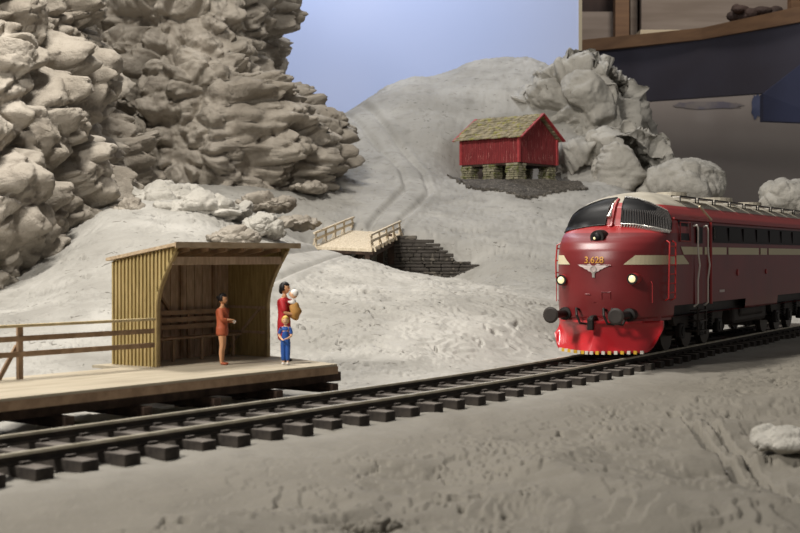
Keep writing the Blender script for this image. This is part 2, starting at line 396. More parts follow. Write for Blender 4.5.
# ------------------------------------------------------------------ loose boulders
def boulder(name, label, px, py, w, h, D, seed, depth=None, m=M_ROCKL, cat='rock', group=None, rz=0, amp=1, flat=1.1, sub=6):
    bm = bmesh.new(); bmesh.ops.create_icosphere(bm, subdivisions=sub, radius=1)
    me = bpy.data.meshes.new(name); bm.to_mesh(me); bm.free()
    n = len(me.vertices); V = np.empty(n * 3); me.vertices.foreach_get('co', V); V = V.reshape(-1, 3)
    sx_, sz_ = w * D / F / 2, h * D / F / 2; sy_ = depth if depth else (sx_ + sz_) / 2
    E = np.sign(V) * np.abs(V) ** .8; E *= 1 / np.linalg.norm(E, axis=1, keepdims=True) ** .5
    P = E * np.array([sx_, sy_, sz_]); Nn = V / np.array([sx_, sy_, sz_]); Nn /= np.linalg.norm(Nn, axis=1, keepdims=True)
    s = (sx_ + sz_ + sy_) / 3; Q = P + seed * 13.7
    for size, a, c in ((s * 1.3, s * .5 * amp, .4), (s * .55, s * .16 * amp, .7), (s * .2, s * .035 * amp, .7)):
        P = P + Nn * rock(Q, size, a, seed, c, .35, flat, .5)[:, None]
    P = P + Nn * (fbm(Q * 1.4, 4, seed) * .04 * s)[:, None]
    c, s_ = math.cos(rz), math.sin(rz); P = np.stack([P[:, 0] * c - P[:, 1] * s_, P[:, 0] * s_ + P[:, 1] * c, P[:, 2]], -1)
    me.vertices.foreach_set('co', P.reshape(-1)); me.update()
    o = obj(name, me, m, smooth=True); o.location = (at(px, D), D, zat(py, D)); tag(o, label, cat, group); return o
def outcrop(name, label, path, z0, z1, back, ns, nt, seed, amps, bulge, m=M_ROCKL):
    def prof(s):
        k = math.sin(math.pi * min(max(s, 0), 1)) ** .5; zt = np.interp(s, np.linspace(0, 1, len(z1)), z1); zb = np.interp(s, np.linspace(0, 1, len(z0)), z0)
        h = zt - zb
        return [(bulge * k * .9 + .3, zb - 1.5), (bulge * k, zb + h * .25), (bulge * k * .95, zb + h * .6), (bulge * k * .6, zb + h * .88), (-.4, zt), (-back * .5, zt + .1), (-back, zt - 1.0), (-back * 1.3, zt - 5)]
    p = resample([W2(*q) for q in path], ns)
    for k in range(12): p[1:-1] = (p[:-2] + 2 * p[1:-1] + p[2:]) / 4
    tg = np.gradient(p, axis=0); tg /= np.linalg.norm(tg, axis=1, keepdims=True); nr = np.stack([tg[:, 1], -tg[:, 0]], -1)
    P = np.zeros((ns, nt, 3))
    for i in range(ns):
        r = resample(prof(i / (ns - 1)), nt)
        P[i, :, 0] = p[i, 0] + nr[i, 0] * r[:, 0]; P[i, :, 1] = p[i, 1] + nr[i, 1] * r[:, 0]; P[i, :, 2] = r[:, 1]
    Nn = normals(P); fl = np.sign((Nn[..., :2] * nr[:, None, :]).sum(-1).mean()); Nn *= fl
    Q = P.copy(); d = 0
    for k, (size, amp, crev, flat, rnd) in enumerate(amps):
        msk = 1 if k < 1 else .2 + .8 * sstep(-.2, .25, fbm(Q * .4 + 3.3 * k, 3, seed + 5))
        d = d + msk * rock(Q, size, amp, seed, crev, .22, flat, rnd); seed += 7
    P = P + Nn * (d + fbm(Q * 1.3, 5, seed) * .08)[..., None]
    o = obj(name, grid_mesh(name, P), m, smooth=True); return tag(o, label, 'rock')
outcrop('rock_outcrop', 'pale blocky rock outcrop crowning the hilltop beside the blue backdrop edge',
        [(520, 89), (548, 84), (585, 82), (615, 82), (628, 86), (622, 93)], [11, 10, 9, 8, 7.5, 7], [14.6, 15.2, 14.8, 13.6, 11.5, 10], 6, 330, 220, 130,
        [(3.2, 1.3, .8, 1.0, .3), (1.5, .62, .9, 1.1, .2), (.6, .18, .8, 1.2, .5)], 1.0)
outcrop('rock_outcrop', 'craggy pale rock outcrop on the slope to the right of the red shed',
        [(584, 83), (596, 79), (612, 77), (628, 77), (636, 80), (630, 86)], [8.3, 6.8, 5.5, 4.6, 4.4, 4.2], [10.0, 10.6, 9.6, 8.4, 7.6, 7], 4, 300, 200, 170,
        [(2.8, 1.2, .8, .9, .3), (1.2, .55, .9, 1.1, .2), (.5, .16, .8, 1.2, .5)], .9)
boulder('boulder', 'large smooth boulder beside the hill, in front of the grey wall', 684, 184, 88, 58, 76, 8, 2.5, amp=.5, flat=.8)
boulder('boulder', 'pale rock peeping over the locomotive roof at the right edge', 792, 196, 66, 38, 66, 10, 1.6, amp=.35)
boulder('rock_slab', 'flat pale rock slab on the bank behind the left end of the shelter', 165, 200, 74, 34, 53, 11, 1.6, amp=.7)
boulder('rock_slab', 'long flat rock slab with a rounded end behind the shelter roof', 205, 211, 100, 36, 50, 12, 1.7, amp=.7)
boulder('rock_slab', 'wedge of grey rock just above the middle of the shelter roof', 234, 238, 60, 24, 45, 13, .9, amp=.6, m=M_ROCK)
boulder('rock_slab', 'squat pale rock above the right end of the shelter roof', 262, 226, 44, 26, 49, 14, .9, amp=.7)
boulder('rock_slab', 'flat overhanging grey stone at the foot of the cliff above the bridge', 308, 188, 38, 12, 66, 15, 1.2, amp=.6, m=M_ROCK)
boulder('rock_slab', 'brown grey rock rib on the slope between shelter and cliff', 265, 204, 58, 20, 57, 16, 1.0, amp=.8, m=M_ROCK)
boulder('rock_slab', 'low slanting rock rib beside the left end of the bridge', 297, 222, 56, 14, 56, 17, .9, amp=.8, m=M_ROCK, rz=.4)
boulder('rock_slab', 'dark stone at the foot of the left cliff beside the slab bank', 130, 214, 46, 30, 50, 18, 1, amp=.9, m=M_ROCK)
boulder('boulder', 'whitish rock breaking the foreground ground at the right edge', 790, 441, 80, 24, 20, 19, .8, amp=.3)
boulder('stone', 'flat broken plaster stone in the middle foreground', 500, 490, 80, 14, 17.4, 20, .32, amp=.8, m=M_GND, flat=1)
boulder('stone', 'small broken plaster stone left of the flat foreground stone', 462, 484, 30, 8, 18.3, 21, .2, amp=.8, m=M_GND, flat=1)
boulder('stone', 'low plaster stone at the bottom edge of the foreground', 372, 527, 60, 10, 14.5, 22, .25, amp=.8, m=M_GND, flat=1)
# ------------------------------------------------------------------ materials of the built things
M_DECK = mat('weathered_deck', '#b8ad98', .8, '#a09581', .8, stretch=(1, 6, 1), lo=.3, hi=.7, bump=.25, bscale=6)
M_WOOD = mat('tan_planks', '#b5a06f', .75, '#968456', 3, stretch=(6, 6, .5), bump=.2, bscale=14, speck='#6e5d38', sscale=9, samt=.66)
M_WOODB = mat('brown_planks', '#bba38a', .8, '#9f8970', 3, stretch=(5, 5, 1), bump=.2, bscale=12)
M_ROOFW = mat('roof_board', '#c2ad90', .8, '#a89276', 3, stretch=(1, 4, 4), bump=.2, bscale=10)
M_BRKT = mat('bracket_wood', '#a8946c', .8, '#8d7955', 3)
M_BEAM = mat('dark_timber', '#4a3a30', .85, '#31261f', 4, bump=.3, bscale=16)
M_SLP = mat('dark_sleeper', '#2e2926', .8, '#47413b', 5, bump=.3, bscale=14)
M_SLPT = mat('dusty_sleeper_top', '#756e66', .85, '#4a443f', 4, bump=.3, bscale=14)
M_RAIL = mat('rail_steel', '#cfc8b6', .38, '#b0a894', 3, metal=.35, stretch=(1, 1, 1))
M_RAILW = mat('dark_rail_web', '#2a2521', .7, '#3a332c', 5)
M_FENCEL = mat('cream_rail_wood', '#cdbb92', .7, '#b7a47d', 4)
M_FENCED = mat('brown_rail_wood', '#a0866c', .8, '#856d56', 4)
M_BRW = mat('pale_bridge_planks', '#dccfb8', .8, '#bfb096', 3, stretch=(6, 1, 1), bump=.2, bscale=8)

# ------------------------------------------------------------------ railway track
TR = thing('railway_track', 'curving model railway track crossing the scene below the platform and under the locomotive', 'railway track', (0, 25.5, 0))
inv = Matrix.Translation((0, -25.5, 0))
def track_sweep(sec, lat, s0, s1, step=.4):
    bm = bmesh.new(); rings = []
    for s in np.arange(s0, s1, step):
        rg = []
        for (u, z) in sec:
            x, y, a = on_track(s, lat + u); rg.append(bm.verts.new((x, y - 25.5, z)))
        rings.append(rg)
    n = len(sec)
    for a, b in zip(rings, rings[1:]):
        for k in range(n): bm.faces.new((a[k], a[(k+1) % n], b[(k+1) % n], b[k]))
    bm.faces.new(rings[0][::-1]); bm.faces.new(rings[-1]); return bm
for lat in (-.7525, .7525):
    web = obj('rail', track_sweep([(-.07, -.16), (.07, -.16), (.07, -.135), (.014, -.11), (.014, -.045), (-.014, -.045), (-.014, -.11), (-.07, -.135)], lat, -18.4, 33), M_RAILW, TR)
    obj('rail_head', track_sweep([(-.036, -.045), (.036, -.045), (.036, -.008), (.028, 0), (-.028, 0), (-.036, -.008)], lat, -18.4, 33), M_RAIL, web)
sl = bmesh.new(); box(sl, (0, 0, 0), (2.55, .30, .19), None, .02)
for lat in (-.7525, .7525):
    for d in (-.11, .11): box(sl, (lat + d, 0, .115), (.07, .16, .05), None, .01)
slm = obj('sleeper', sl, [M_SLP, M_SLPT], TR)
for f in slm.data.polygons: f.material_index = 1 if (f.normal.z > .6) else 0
first = True
for s in np.arange(-18.0, 32.6, .76):
    x, y, a = on_track(s); o = slm if first else slm.copy()
    if not first: COL.objects.link(o); o.parent = TR
    first = False
    o.location = (x, y - 25.5, -.255); o.rotation_euler = (0, 0, -a)

# ------------------------------------------------------------------ platform
ZP = .3
RP = Matrix(((PD[0], PN[0], 0, PO[0]), (PD[1], PN[1], 0, PO[1]), (0, 0, 1, 0), (0, 0, 0, 1)))     # platform frame: x along, y away from the track
PRZ = math.atan2(PD[1], PD[0])
PL = thing('station_platform', 'low wooden station platform on dark timber supports, beside the track', 'platform', (PO[0], PO[1], 0), PRZ)
def skew(n): return .95 * n / 3.0
bm = bmesh.new()
prism(bm, [(0, 0), (skew(3.0), 3.0), (.95, 3.98), (-3.3, 3.98), (-3.3, 3.02), (-15, 3.02), (-15, 0)], lambda p: (p[0], p[1], ZP - .06), lambda p: (p[0], p[1], ZP))
obj('deck', bm, M_DECK, PL)
bm = bmesh.new(); beam(bm, (-15, .03, ZP - .13), (.02, .03, ZP - .13), .08, .16); obj('edge_board', bm, M_FENCED, PL)
bm = bmesh.new(); beam(bm, (.04, .08, ZP - .13), (.93, 2.95, ZP - .13), .08, .14); obj('edge_board', bm, M_FENCED, PL)
for n in (.35, 1.7, 2.85):
    bm = bmesh.new(); beam(bm, (-15, n, ZP - .31), (.35 + skew(n), n, ZP - .31), .16, .2, bev=.01); obj('support_beam', bm, M_BEAM, PL)
for a in np.arange(-14.2, .5, 1.75):
    bm = bmesh.new(); beam(bm, (a, -.12, ZP - .5), (a + .05, 3.2, ZP - .5), .2, .2, bev=.015); obj('cross_beam', bm, M_BEAM, PL)
    for n in (.12, 2.7):
        bm = bmesh.new(); box(bm, (a, n, -.5), (.22, .22, .65), None, .015); obj('post', bm, M_BEAM, PL)
bm = bmesh.new(); beam(bm, (-15, -.22, -.36), (.9, -.1, -.36), .12, .14, bev=.01); obj('ground_beam', bm, M_BEAM, PL)

# ------------------------------------------------------------------ railing at the back of the platform
RL = thing('wooden_railing', 'wooden railing with pale top rail on the platform, left of the shelter', 'railing', P2(-2.9, 2.6, ZP), PRZ)
def rl(a, n, z): return (a + 2.9, n - 2.6, z)
yb = lambda a: 2.78 + (2.40 - 2.78) * (a + 15) / 11.9
for z, w, h, m_ in ((1.0, .10, .055, M_FENCEL), (.76, .05, .10, M_FENCED), (.47, .05, .10, M_FENCED)):
    bm = bmesh.new(); beam(bm, rl(-15, yb(-15), z), rl(-3.0, yb(-3.0), z), w, h, bev=.006); obj('rail', bm, m_, RL)
for i, a in enumerate((-13.8, -11.3, -8.8, -6.2)):
    bm = bmesh.new(); box(bm, rl(a, yb(a) + .06, .49), (.1, .08, .98)); obj('post', bm, M_FENCED, RL)
    bm = bmesh.new(); beam(bm, rl(a - .42, yb(a) + .12, 0.02), rl(a - .02, yb(a) + .12, .62), .05, .08); obj('brace', bm, M_FENCED, RL)

# ------------------------------------------------------------------ shelter
SA, SW, SD_ = -2.86, 3.48, 1.32                # left end along the platform, width, depth
S0 = P2(SA, 2.50, ZP)
SH = thing('waiting_shelter', 'small open fronted wooden waiting shelter with a bench, standing on the platform', 'shelter', S0, PRZ)
# local: x along 0..SW, y 0 = front .. SD_ = back, z up; floor 0
HB, HF, OV = 2.20, 2.50, .62
def roofz(y): return HF + (HB - HF) * (y + OV) / (SD_ + OV)
def side_profile():
    pts = [(SD_, 0), (0, 0)]
    for k in range(0, 9):
        t = k / 8; z = 1.15 + t * (HF - 1.15 - .06); y = -OV * .98 * (1 - math.cos(t * math.pi / 2)) ** 1.0
        pts.append((y, z))
    pts.append((-OV * .98, roofz(-OV))); pts.append((SD_, roofz(SD_))); return pts
def edge_y(z):
    if z < 1.15: return 0.
    t = min((z - 1.15) / (HF - 1.21), 1); return -OV * .98 * (1 - math.cos(t * math.pi / 2))
def side_wall(x0, x1):
    bm = bmesh.new(); prism(bm, side_profile(), lambda p: (x0, p[0], p[1]), lambda p: (x1, p[0], p[1])); return bm
for x0, x1, out in ((0, .04, -1), (SW - .04, SW, 1)):
    w_ = obj('side_wall', side_wall(x0, x1), M_WOOD, SH)
    bm = bmesh.new(); y = SD_ - .03; k = 0
    while y > -OV + .04:                           # cover strips; short ones step up along the curved front edge
        zb = 0.0
        if y < .02:
            zb = 1.15
            while zb < HF - .1 and edge_y(zb) > y - .03: zb += .03
        xo = (x0 - .022) if out < 0 else (x1 + .022)
        box(bm, (xo, y, (zb + roofz(y) - .02) / 2), (.045, .045, roofz(y) - .02 - zb)); y -= .112; k += 1
    obj('cover_strips', bm, M_WOOD, w_)
    bm = bmesh.new(); yy = [(edge_y(z), z) for z in np.linspace(0, HF - .1, 22)]      # curved front bracket
    xm = (x0 + x1) / 2 + (.04 if out < 0 else -.04)
    for (a, za), (b2, zb2) in zip(yy, yy[1:]): beam(bm, (xm, a + .02, za), (xm, b2 + .02, zb2 + .01), .075, .09, up=(1, 0, 0))
    obj('curved_bracket', bm, M_BRKT, SH)
bm = bmesh.new(); box(bm, (SW / 2, SD_ - .02, HB / 2 - .02), (SW - .08, .04, HB - .04)); bw = obj('back_wall', bm, M_WOODB, SH)
bm = bmesh.new()
for k in range(14): box(bm, (.16 + k * .245, SD_ - .05, HB / 2), (.05, .025, HB - .06))
obj('cover_strips', bm, M_WOODB, bw)
bm = bmesh.new(); M_ = Matrix.Identity(4)
prism(bm, [(-OV - .08, roofz(-OV) + .01), (SD_ + .1, roofz(SD_) - .005), (SD_ + .1, roofz(SD_) + .06), (-OV - .08, roofz(-OV) + .075)], lambda p: (-.12, p[0], p[1]), lambda p: (SW + .22, p[0], p[1]))
rf = obj('roof', bm, M_ROOFW, SH)
bm = bmesh.new(); box(bm, (SW / 2 + .05, -OV - .10, roofz(-OV) + .03), (SW + .36, .03, .12)); obj('fascia', bm, M_ROOFW, rf)
bm = bmesh.new(); box(bm, (SW / 2, -OV + .22, HF - .30), (SW - .12, .09, .17), None, .006); obj('front_beam', bm, M_WOODB, SH)
for k in range(6):
    bm = bmesh.new(); beam(bm, (.35 + k * .56, -OV + .02, roofz(-OV) - .05), (.35 + k * .56, SD_ - .04, roofz(SD_) - .07), .06, .09); obj('rafter', bm, M_FENCED, SH)
for x in (.62, 1.9, 2.9):
    bm = bmesh.new(); box(bm, (x, SD_ - .09, HB / 2), (.07, .06, HB - .08)); obj('stud', bm, M_FENCED, SH)
bm = bmesh.new(); beam(bm, (.72, SD_ - .1, 2.02), (1.62, SD_ - .1, .98), .05, .08, up=(0, 1, 0)); obj('wall_brace', bm, M_FENCED, SH)
bm = bmesh.new(); beam(bm, (SW - .07, SD_ - .05, .15), (SW - .07, .25, 1.1), .05, .05, up=(1, 0, 0)); obj('wall_brace', bm, M_WOODB, SH)
bm = bmesh.new(); box(bm, (SW - .06, SD_ / 2, 1.12), (.04, SD_ - .06, .06)); box(bm, (SW - .06, SD_ / 2, .55), (.04, SD_ - .06, .06)); obj('wall_rail', bm, M_WOODB, SH)
BN = thing('bench', 'long brown slatted bench against the back wall inside the shelter', 'bench', (S0[0], S0[1], S0[2] + .004), PRZ)
L0, L1 = .14, SW - .22
bm = bmesh.new()
for y in (.72, .85, .98): box(bm, ((L0 + L1) / 2, y, .50), (L1 - L0, .11, .04))
obj('seat', bm, M_FENCED, BN)
bm = bmesh.new()
for z in (.72, .88, 1.04): box(bm, ((L0 + L1) / 2, 1.08 + (z - .7) * .08, z), (L1 - L0, .03, .105))
obj('backrest', bm, M_FENCED, BN)
for x in (.3, 1.15, 2.0, 3.0):
    bm = bmesh.new(); box(bm, (x, .70, .24), (.06, .06, .48)); box(bm, (x, .86, .465), (.05, .38, .03)); obj('leg', bm, M_FENCED, BN)
    bm = bmesh.new(); beam(bm, (x, 1.10, 0), (x, 1.13, 1.1), .06, .05, up=(0, 1, 0)); obj('back_post', bm, M_FENCED, BN)

# ------------------------------------------------------------------ bridge
BA = np.array([at(314, 55), 55.]); BB = np.array([at(372, 53.6), 53.6]); BC = np.array([at(401, 61.5), 61.5]); BDn = np.array([at(352, 62.5), 62.5])
zA, zB_ = zat(246.5, 55), zat(249, 53.6); zC, zD = zat(234, 61.5), zat(229.5, 62.5)
ctr = (BA + BB + BC + BDn) / 4
BR = thing('plank_bridge', 'small pale plank bridge with wooden railings, in the dip below the red shed', 'bridge', (ctr[0], ctr[1], 2.8))
def bl(x, y, z): return (x - ctr[0], y - ctr[1], z - 2.8)
def bq(u, v, dz=0):                               # u across 0..1 (left to right), v along 0..1 (near to far)
    p = (1-u)*(1-v)*BA + u*(1-v)*BB + u*v*BC + (1-u)*v*BDn
    z = (1-u)*(1-v)*zA + u*(1-v)*zB_ + u*v*zC + (1-u)*v*zD
    return bl(p[0], p[1], z + dz)
bm = bmesh.new()
for k in range(26):
    v0, v1 = k / 26, (k + .9) / 26
    prism(bm, [(-.02 if k % 2 else 0, v0), (1.02 if k % 3 else 1.0, v0), (1.02 if k % 3 else 1.0, v1), (-.02 if k % 2 else 0, v1)], lambda p: bq(p[0], p[1], -.12), lambda p: bq(p[0], p[1], 0))
obj('deck_planks', bm, M_BRW, BR)
for u in (.08, .5, .92):
    bm = bmesh.new(); beam(bm, bq(u, 0, -.28), bq(u, 1, -.28), .2, .28); obj('girder', bm, M_BEAM, BR)
bm = bmesh.new(); beam(bm, bq(-.03, .01, -.18), bq(1.02, .01, -.18), .1, .14); obj('edge_beam', bm, M_BEAM, BR)
for u in (.02, .98):
    for dz, w, h in ((.58, .1, .08), (.3, .06, .1)):
        bm = bmesh.new(); beam(bm, bq(u, -.02, dz), bq(u, 1.02, dz), w, h); obj('handrail', bm, M_BRW, BR)
    for v in (0.02, .26, .5, .74, .98):
        bm = bmesh.new(); beam(bm, bq(u, v, -.2), bq(u, v, .6), .09, .09, up=(0, 1, 0)); obj('railing_post', bm, M_BRW, BR)
        o_ = 1 if u > .5 else -1
        bm = bmesh.new(); beam(bm, bq(u + .07 * o_, v, -.12), bq(u, v, .38), .06, .06, up=(0, 1, 0)); obj('railing_strut', bm, M_BRW, BR)
for x_, D_ in ((368, 59.5), (380, 60.0), (391, 60.1)):
    z1 = zat(234, D_) if x_ > 380 else zat(240, D_); z0 = hit(at(x_, D_), D_) - .3
    bm = bmesh.new(); beam(bm, bl(at(x_, D_), D_, z0), bl(at(x_, D_), D_, z1), .3, .3, up=(0, 1, 0)); obj('abutment_post', bm, M_BEAM, BR)
bm = bmesh.new(); beam(bm, bl(at(352, 58), 58, zat(262, 58)), bl(at(376, 60), 60, zat(242, 60)), .2, .2); obj('brace', bm, M_BEAM, BR)

# dry stone retaining wall
M_STN = mat('dark_wall_stone', '#4f4a45', .85, '#39352f', 3, bump=.5, bscale=5, speck='#6a645b', sscale=3, samt=.6)
random.seed(4)
w0 = np.array([at(393, 60.0), 60.0]); w1 = np.array([at(478, 60.4), 60.4]); wd = (w1 - w0); WL = float(np.linalg.norm(wd)); wd = wd / WL; wn = np.array([-wd[1], wd[0]])
RW = thing('stone_retaining_wall', 'dark dry stone retaining wall stepping down to the right of the bridge', 'wall', (w0[0], w0[1], .6), math.atan2(wd[1], wd[0]))
ZTOP = [(0, 233.5), (.3, 236), (.5, 245), (.62, 249), (.72, 258), (.9, 262), (1.0, 268)]
def wtop(t): return zat(float(np.interp(t, *zip(*ZTOP))), 60.2)
z = .5; row = 0
course = bmesh.new()
while z < 3.6:
    h = random.uniform(.13, .2); x = -.1 - random.random() * .3
    while x < WL:
        L_ = random.uniform(.35, .95); xm = x + L_ / 2
        if z + h * .7 < wtop(min(max(xm / WL, 0), 1)):
            box(course, (xm, random.uniform(-.05, .05) + .02 * row, z + h / 2 - .6), (L_ - .03, .5, h - .025), None, .03)
        x += L_
    z += h; row += 1
obj('stone_courses', course, M_STN, RW)
bm = bmesh.new(); pts = [(t * WL, wtop(t) - .75) for t in np.linspace(0, 1, 14)]
prism(bm, [(0, 0)] + pts + [(WL, 0)], lambda p: (p[0], .12, p[1]), lambda p: (p[0], .75, p[1])); obj('wall_core', bm, M_STN, RW)

# ------------------------------------------------------------------ red shed on stone piers
M_RED = mat('red_boards', '#93383a', .75, '#702a2c', 2.5, stretch=(7, 7, .5), bump=.2, bscale=10, speck='#c08078', sscale=3, samt=.62)
M_REDT = mat('bright_red_trim', '#b04446', .65, '#983a3c', 4)
M_SLATE = mat('mossy_slate', '#a09478', .85, '#6f6850', 2.6, bump=.4, bscale=8, speck='#8f8a4c', sscale=3.0, samt=.58)
M_PIER = mat('mossy_pier_stone', '#a39c86', .85, '#7d7a5e', 3, bump=.4, bscale=8, speck='#6f7340', sscale=4, samt=.58)
SHZ = zat(162, 74.0)
sg = math.atan2(SHED_L[1], SHED_L[0])
ST = thing('red_shed', 'small red boarded storehouse with a mossy slate roof raised on stone piers', 'shed', (SHED_C[0], SHED_C[1], SHZ), sg)
# local x along the long side (towards the far left), y = -gable direction
LL, GG, WH, RH = 4.2, 3.75, 1.5, 1.25
def sy(v): return -v
def boards(bm, a, b2, hfun, n, th=.05, inset=0):
    a, b2 = Vector(a), Vector(b2)
    for k in range(n):
        t0, t1 = k / n, (k + .93) / n; p, q = a.lerp(b2, t0), a.lerp(b2, t1); d = (b2 - a).normalized(); nn = Vector((d.y, -d.x, 0)) * th
        if k % 2: nn = nn * 1.35
        vs = [(p, 0), (q, 0), (q, hfun(t1)), (p, hfun(t0))]
        A = [bm.verts.new(v + Vector((0, 0, z_))) for v, z_ in vs]; B = [bm.verts.new(v + Vector((0, 0, z_)) + nn) for v, z_ in vs]
        bm.faces.new(A[::-1]); bm.faces.new(B)
        for i in range(4): bm.faces.new((A[i], A[(i+1) % 4], B[(i+1) % 4], B[i]))
gab = lambda t: WH + RH * (1 - abs(2 * t - 1)) - .04
for a, b2, hf, n in (((LL, 0, 0), (0, 0, 0), lambda t: WH, 26), ((0, sy(GG), 0), (LL, sy(GG), 0), lambda t: WH, 26), ((0, 0, 0), (0, sy(GG), 0), gab, 22), ((LL, sy(GG), 0), (LL, 0, 0), gab, 22)):
    bm = bmesh.new(); boards(bm, a, b2, hf, n, -.05)
    obj('board_wall', bm, M_RED, ST)
bm = bmesh.new(); prism(bm, [(.03, 0), (GG - .03, 0), (GG - .03, WH), (GG / 2, WH + RH - .08), (.03, WH)], lambda p: (.05, sy(p[0]), p[1]), lambda p: (LL - .05, sy(p[0]), p[1])); obj('inner_frame', bm, M_RED, ST)
bm = bmesh.new(); box(bm, (LL / 2, sy(GG / 2), -.06), (LL - .05, GG - .05, .14)); obj('sill_frame', bm, M_BEAM, ST)
for x_, y_ in ((0, 0), (0, GG), (LL, 0), (LL, GG)):
    bm = bmesh.new(); box(bm, (x_, sy(y_), WH / 2), (.16, .16, WH)); obj('corner_board', bm, M_REDT, ST)
random.seed(9)
for side in (0, 1):
    bm = bmesh.new(); rows = 9
    for r_ in range(rows):
        t = r_ / rows; x = -.32 - random.random() * .2
        while x < LL + .3:
            w_ = random.uniform(.28, .6); t0 = t - .03; t1 = t + 1.35 / rows
            yo = -.28; y0 = yo + (GG / 2 - yo) * t0; y1 = yo + (GG / 2 - yo) * min(t1, 1)
            sl_ = RH / (GG / 2); z0 = WH + y0 * sl_ + .13; z1 = WH + y1 * sl_ + .07; j = random.uniform(-.015, .03)
            xe = min(x + w_ - .02, LL + .32)
            if side: y0, y1 = GG - y0, GG - y1
            q = [(max(x, -.32), y0, z0 + j), (xe, y0, z0 + j), (xe, y1, z1 + j), (max(x, -.32), y1, z1 + j)]
            prism(bm, q, lambda p: (p[0], sy(p[1]), p[2]), lambda p: (p[0], sy(p[1]), p[2] + .06)); x += w_
    obj('slate_roof', bm, M_SLATE, ST)
for x_ in (-.34, LL + .34):
    for s_ in (0, 1):
        yA, yB = (-.3, GG / 2) if s_ == 0 else (GG + .3, GG / 2)
        bm = bmesh.new(); beam(bm, (x_, sy(yA), WH - .3 * RH / (GG / 2) + .1), (x_, sy(yB), WH + RH + .12), .07, .2, up=(1, 0, 0)); obj('barge_board', bm, M_REDT, ST)
def pier(x, y, w, h, seed):
    random.seed(seed); bm = bmesh.new(); z = 0
    while z < h:
        hh = random.uniform(.1, .17); n = 3; off = random.random()
        for i in range(n):
            for j in range(2):
                ww = w / n; c = (x - w / 2 + ww * (i + .5) + random.uniform(-.04, .04), sy(y) + (j - .5) * w * .5 + random.uniform(-.05, .05), -.14 - h + z + hh / 2)
                box(bm, c, (ww * random.uniform(.85, 1.12), w * .5, hh - .02), None, .025)
        z += hh
    return bm
gz = 6.85
for i, (x_, y_, w_) in enumerate(((.45, .3, .85), (2.1, .3, .85), (3.8, .3, .75), (.4, GG - .4, .75), (2.1, GG - .4, .8), (3.8, GG - .4, .7))):
    obj('stone_pier', pier(x_, y_, w_, SHZ - gz - .12 + .15, 20 + i), M_PIER, ST)
# dark gravel patch it stands on, with the shed's shadow painted into it
M_GRAVSH = mat('gravel_with_shadow', '#5a554e', .9, '#403c37', 3, bump=.8, bscale=9, speck='#7d776d', sscale=9, samt=.58)
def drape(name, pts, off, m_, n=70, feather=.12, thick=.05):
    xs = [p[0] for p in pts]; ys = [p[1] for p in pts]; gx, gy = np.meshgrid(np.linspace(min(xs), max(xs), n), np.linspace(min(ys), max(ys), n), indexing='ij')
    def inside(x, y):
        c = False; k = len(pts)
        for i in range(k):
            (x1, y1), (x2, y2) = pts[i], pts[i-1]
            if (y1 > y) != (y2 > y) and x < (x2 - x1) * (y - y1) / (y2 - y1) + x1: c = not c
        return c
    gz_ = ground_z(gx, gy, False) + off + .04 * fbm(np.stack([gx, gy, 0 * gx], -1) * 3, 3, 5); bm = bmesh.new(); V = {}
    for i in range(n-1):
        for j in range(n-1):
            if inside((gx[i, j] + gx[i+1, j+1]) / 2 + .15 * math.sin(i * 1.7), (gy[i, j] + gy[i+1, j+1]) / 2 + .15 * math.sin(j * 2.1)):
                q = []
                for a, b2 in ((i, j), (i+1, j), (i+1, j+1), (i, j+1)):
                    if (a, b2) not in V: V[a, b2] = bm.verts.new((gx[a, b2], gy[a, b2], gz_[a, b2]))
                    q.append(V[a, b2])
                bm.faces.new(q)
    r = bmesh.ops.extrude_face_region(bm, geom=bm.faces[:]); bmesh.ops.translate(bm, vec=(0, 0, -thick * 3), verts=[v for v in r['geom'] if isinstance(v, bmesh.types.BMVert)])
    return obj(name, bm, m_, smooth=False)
gp = drape('gravel_shadow_patch', [W2(447, 76), W2(470, 72.5), W2(523, 70), W2(590, 73.6), W2(560, 79), W2(500, 79)], .13, M_GRAVSH)
tag(gp, 'dark grey gravel bed under the red shed, with its shadow painted in', 'gravel', kind='stuff')

# ------------------------------------------------------------------ backdrop and room behind
M_SKYB = mat('backdrop_paint', '#b0bee2', .9, '#c0c9e6', .05, detail=2, lo=.3, hi=.7)
M_TAN = mat('raw_board_edge', '#a99c83', .8)
xb, Db = at(579, 112), 112
bm = bmesh.new(); box(bm, ((-60 + xb) / 2, Db + .4, 17), (xb + 60, .5, 46)); BD_ = obj('sky_backdrop', bm, M_SKYB); tag(BD_, 'pale blue painted backdrop board behind the hill', 'backdrop')
bm = bmesh.new(); box(bm, (xb + .1, Db + .35, 17), (.28, .72, 46)); obj('edge_strip', bm, M_TAN, BD_)
M_WALLR = mat('grey_wall_paint', '#a39a93', .9, '#968d87', .08, lo=.35, hi=.7, bump=.1, bscale=2)
bm = bmesh.new(); box(bm, (20, 172, 20), (190, 1, 110)); tag(obj('wall_back', bm, M_WALLR), None, None, kind='structure')
M_NAVY = mat('navy_fascia', '#38353d', .7, '#3c3a44', .2)
M_NAVYB = mat('blue_fascia', '#2c2f42', .6, '#30344a', .2)
M_BROWN = mat('brown_edge_wood', '#6f543c', .7, '#5f4733', .4, stretch=(.3, 1, 4))
M_PANEL = mat('beige_panel', '#7d7268', .85, '#6a5f55', .3, stretch=(.3, 1, 3))
M_DKB = mat('dark_brown_shelf', '#3a2c26', .8, '#2a201c', .4)
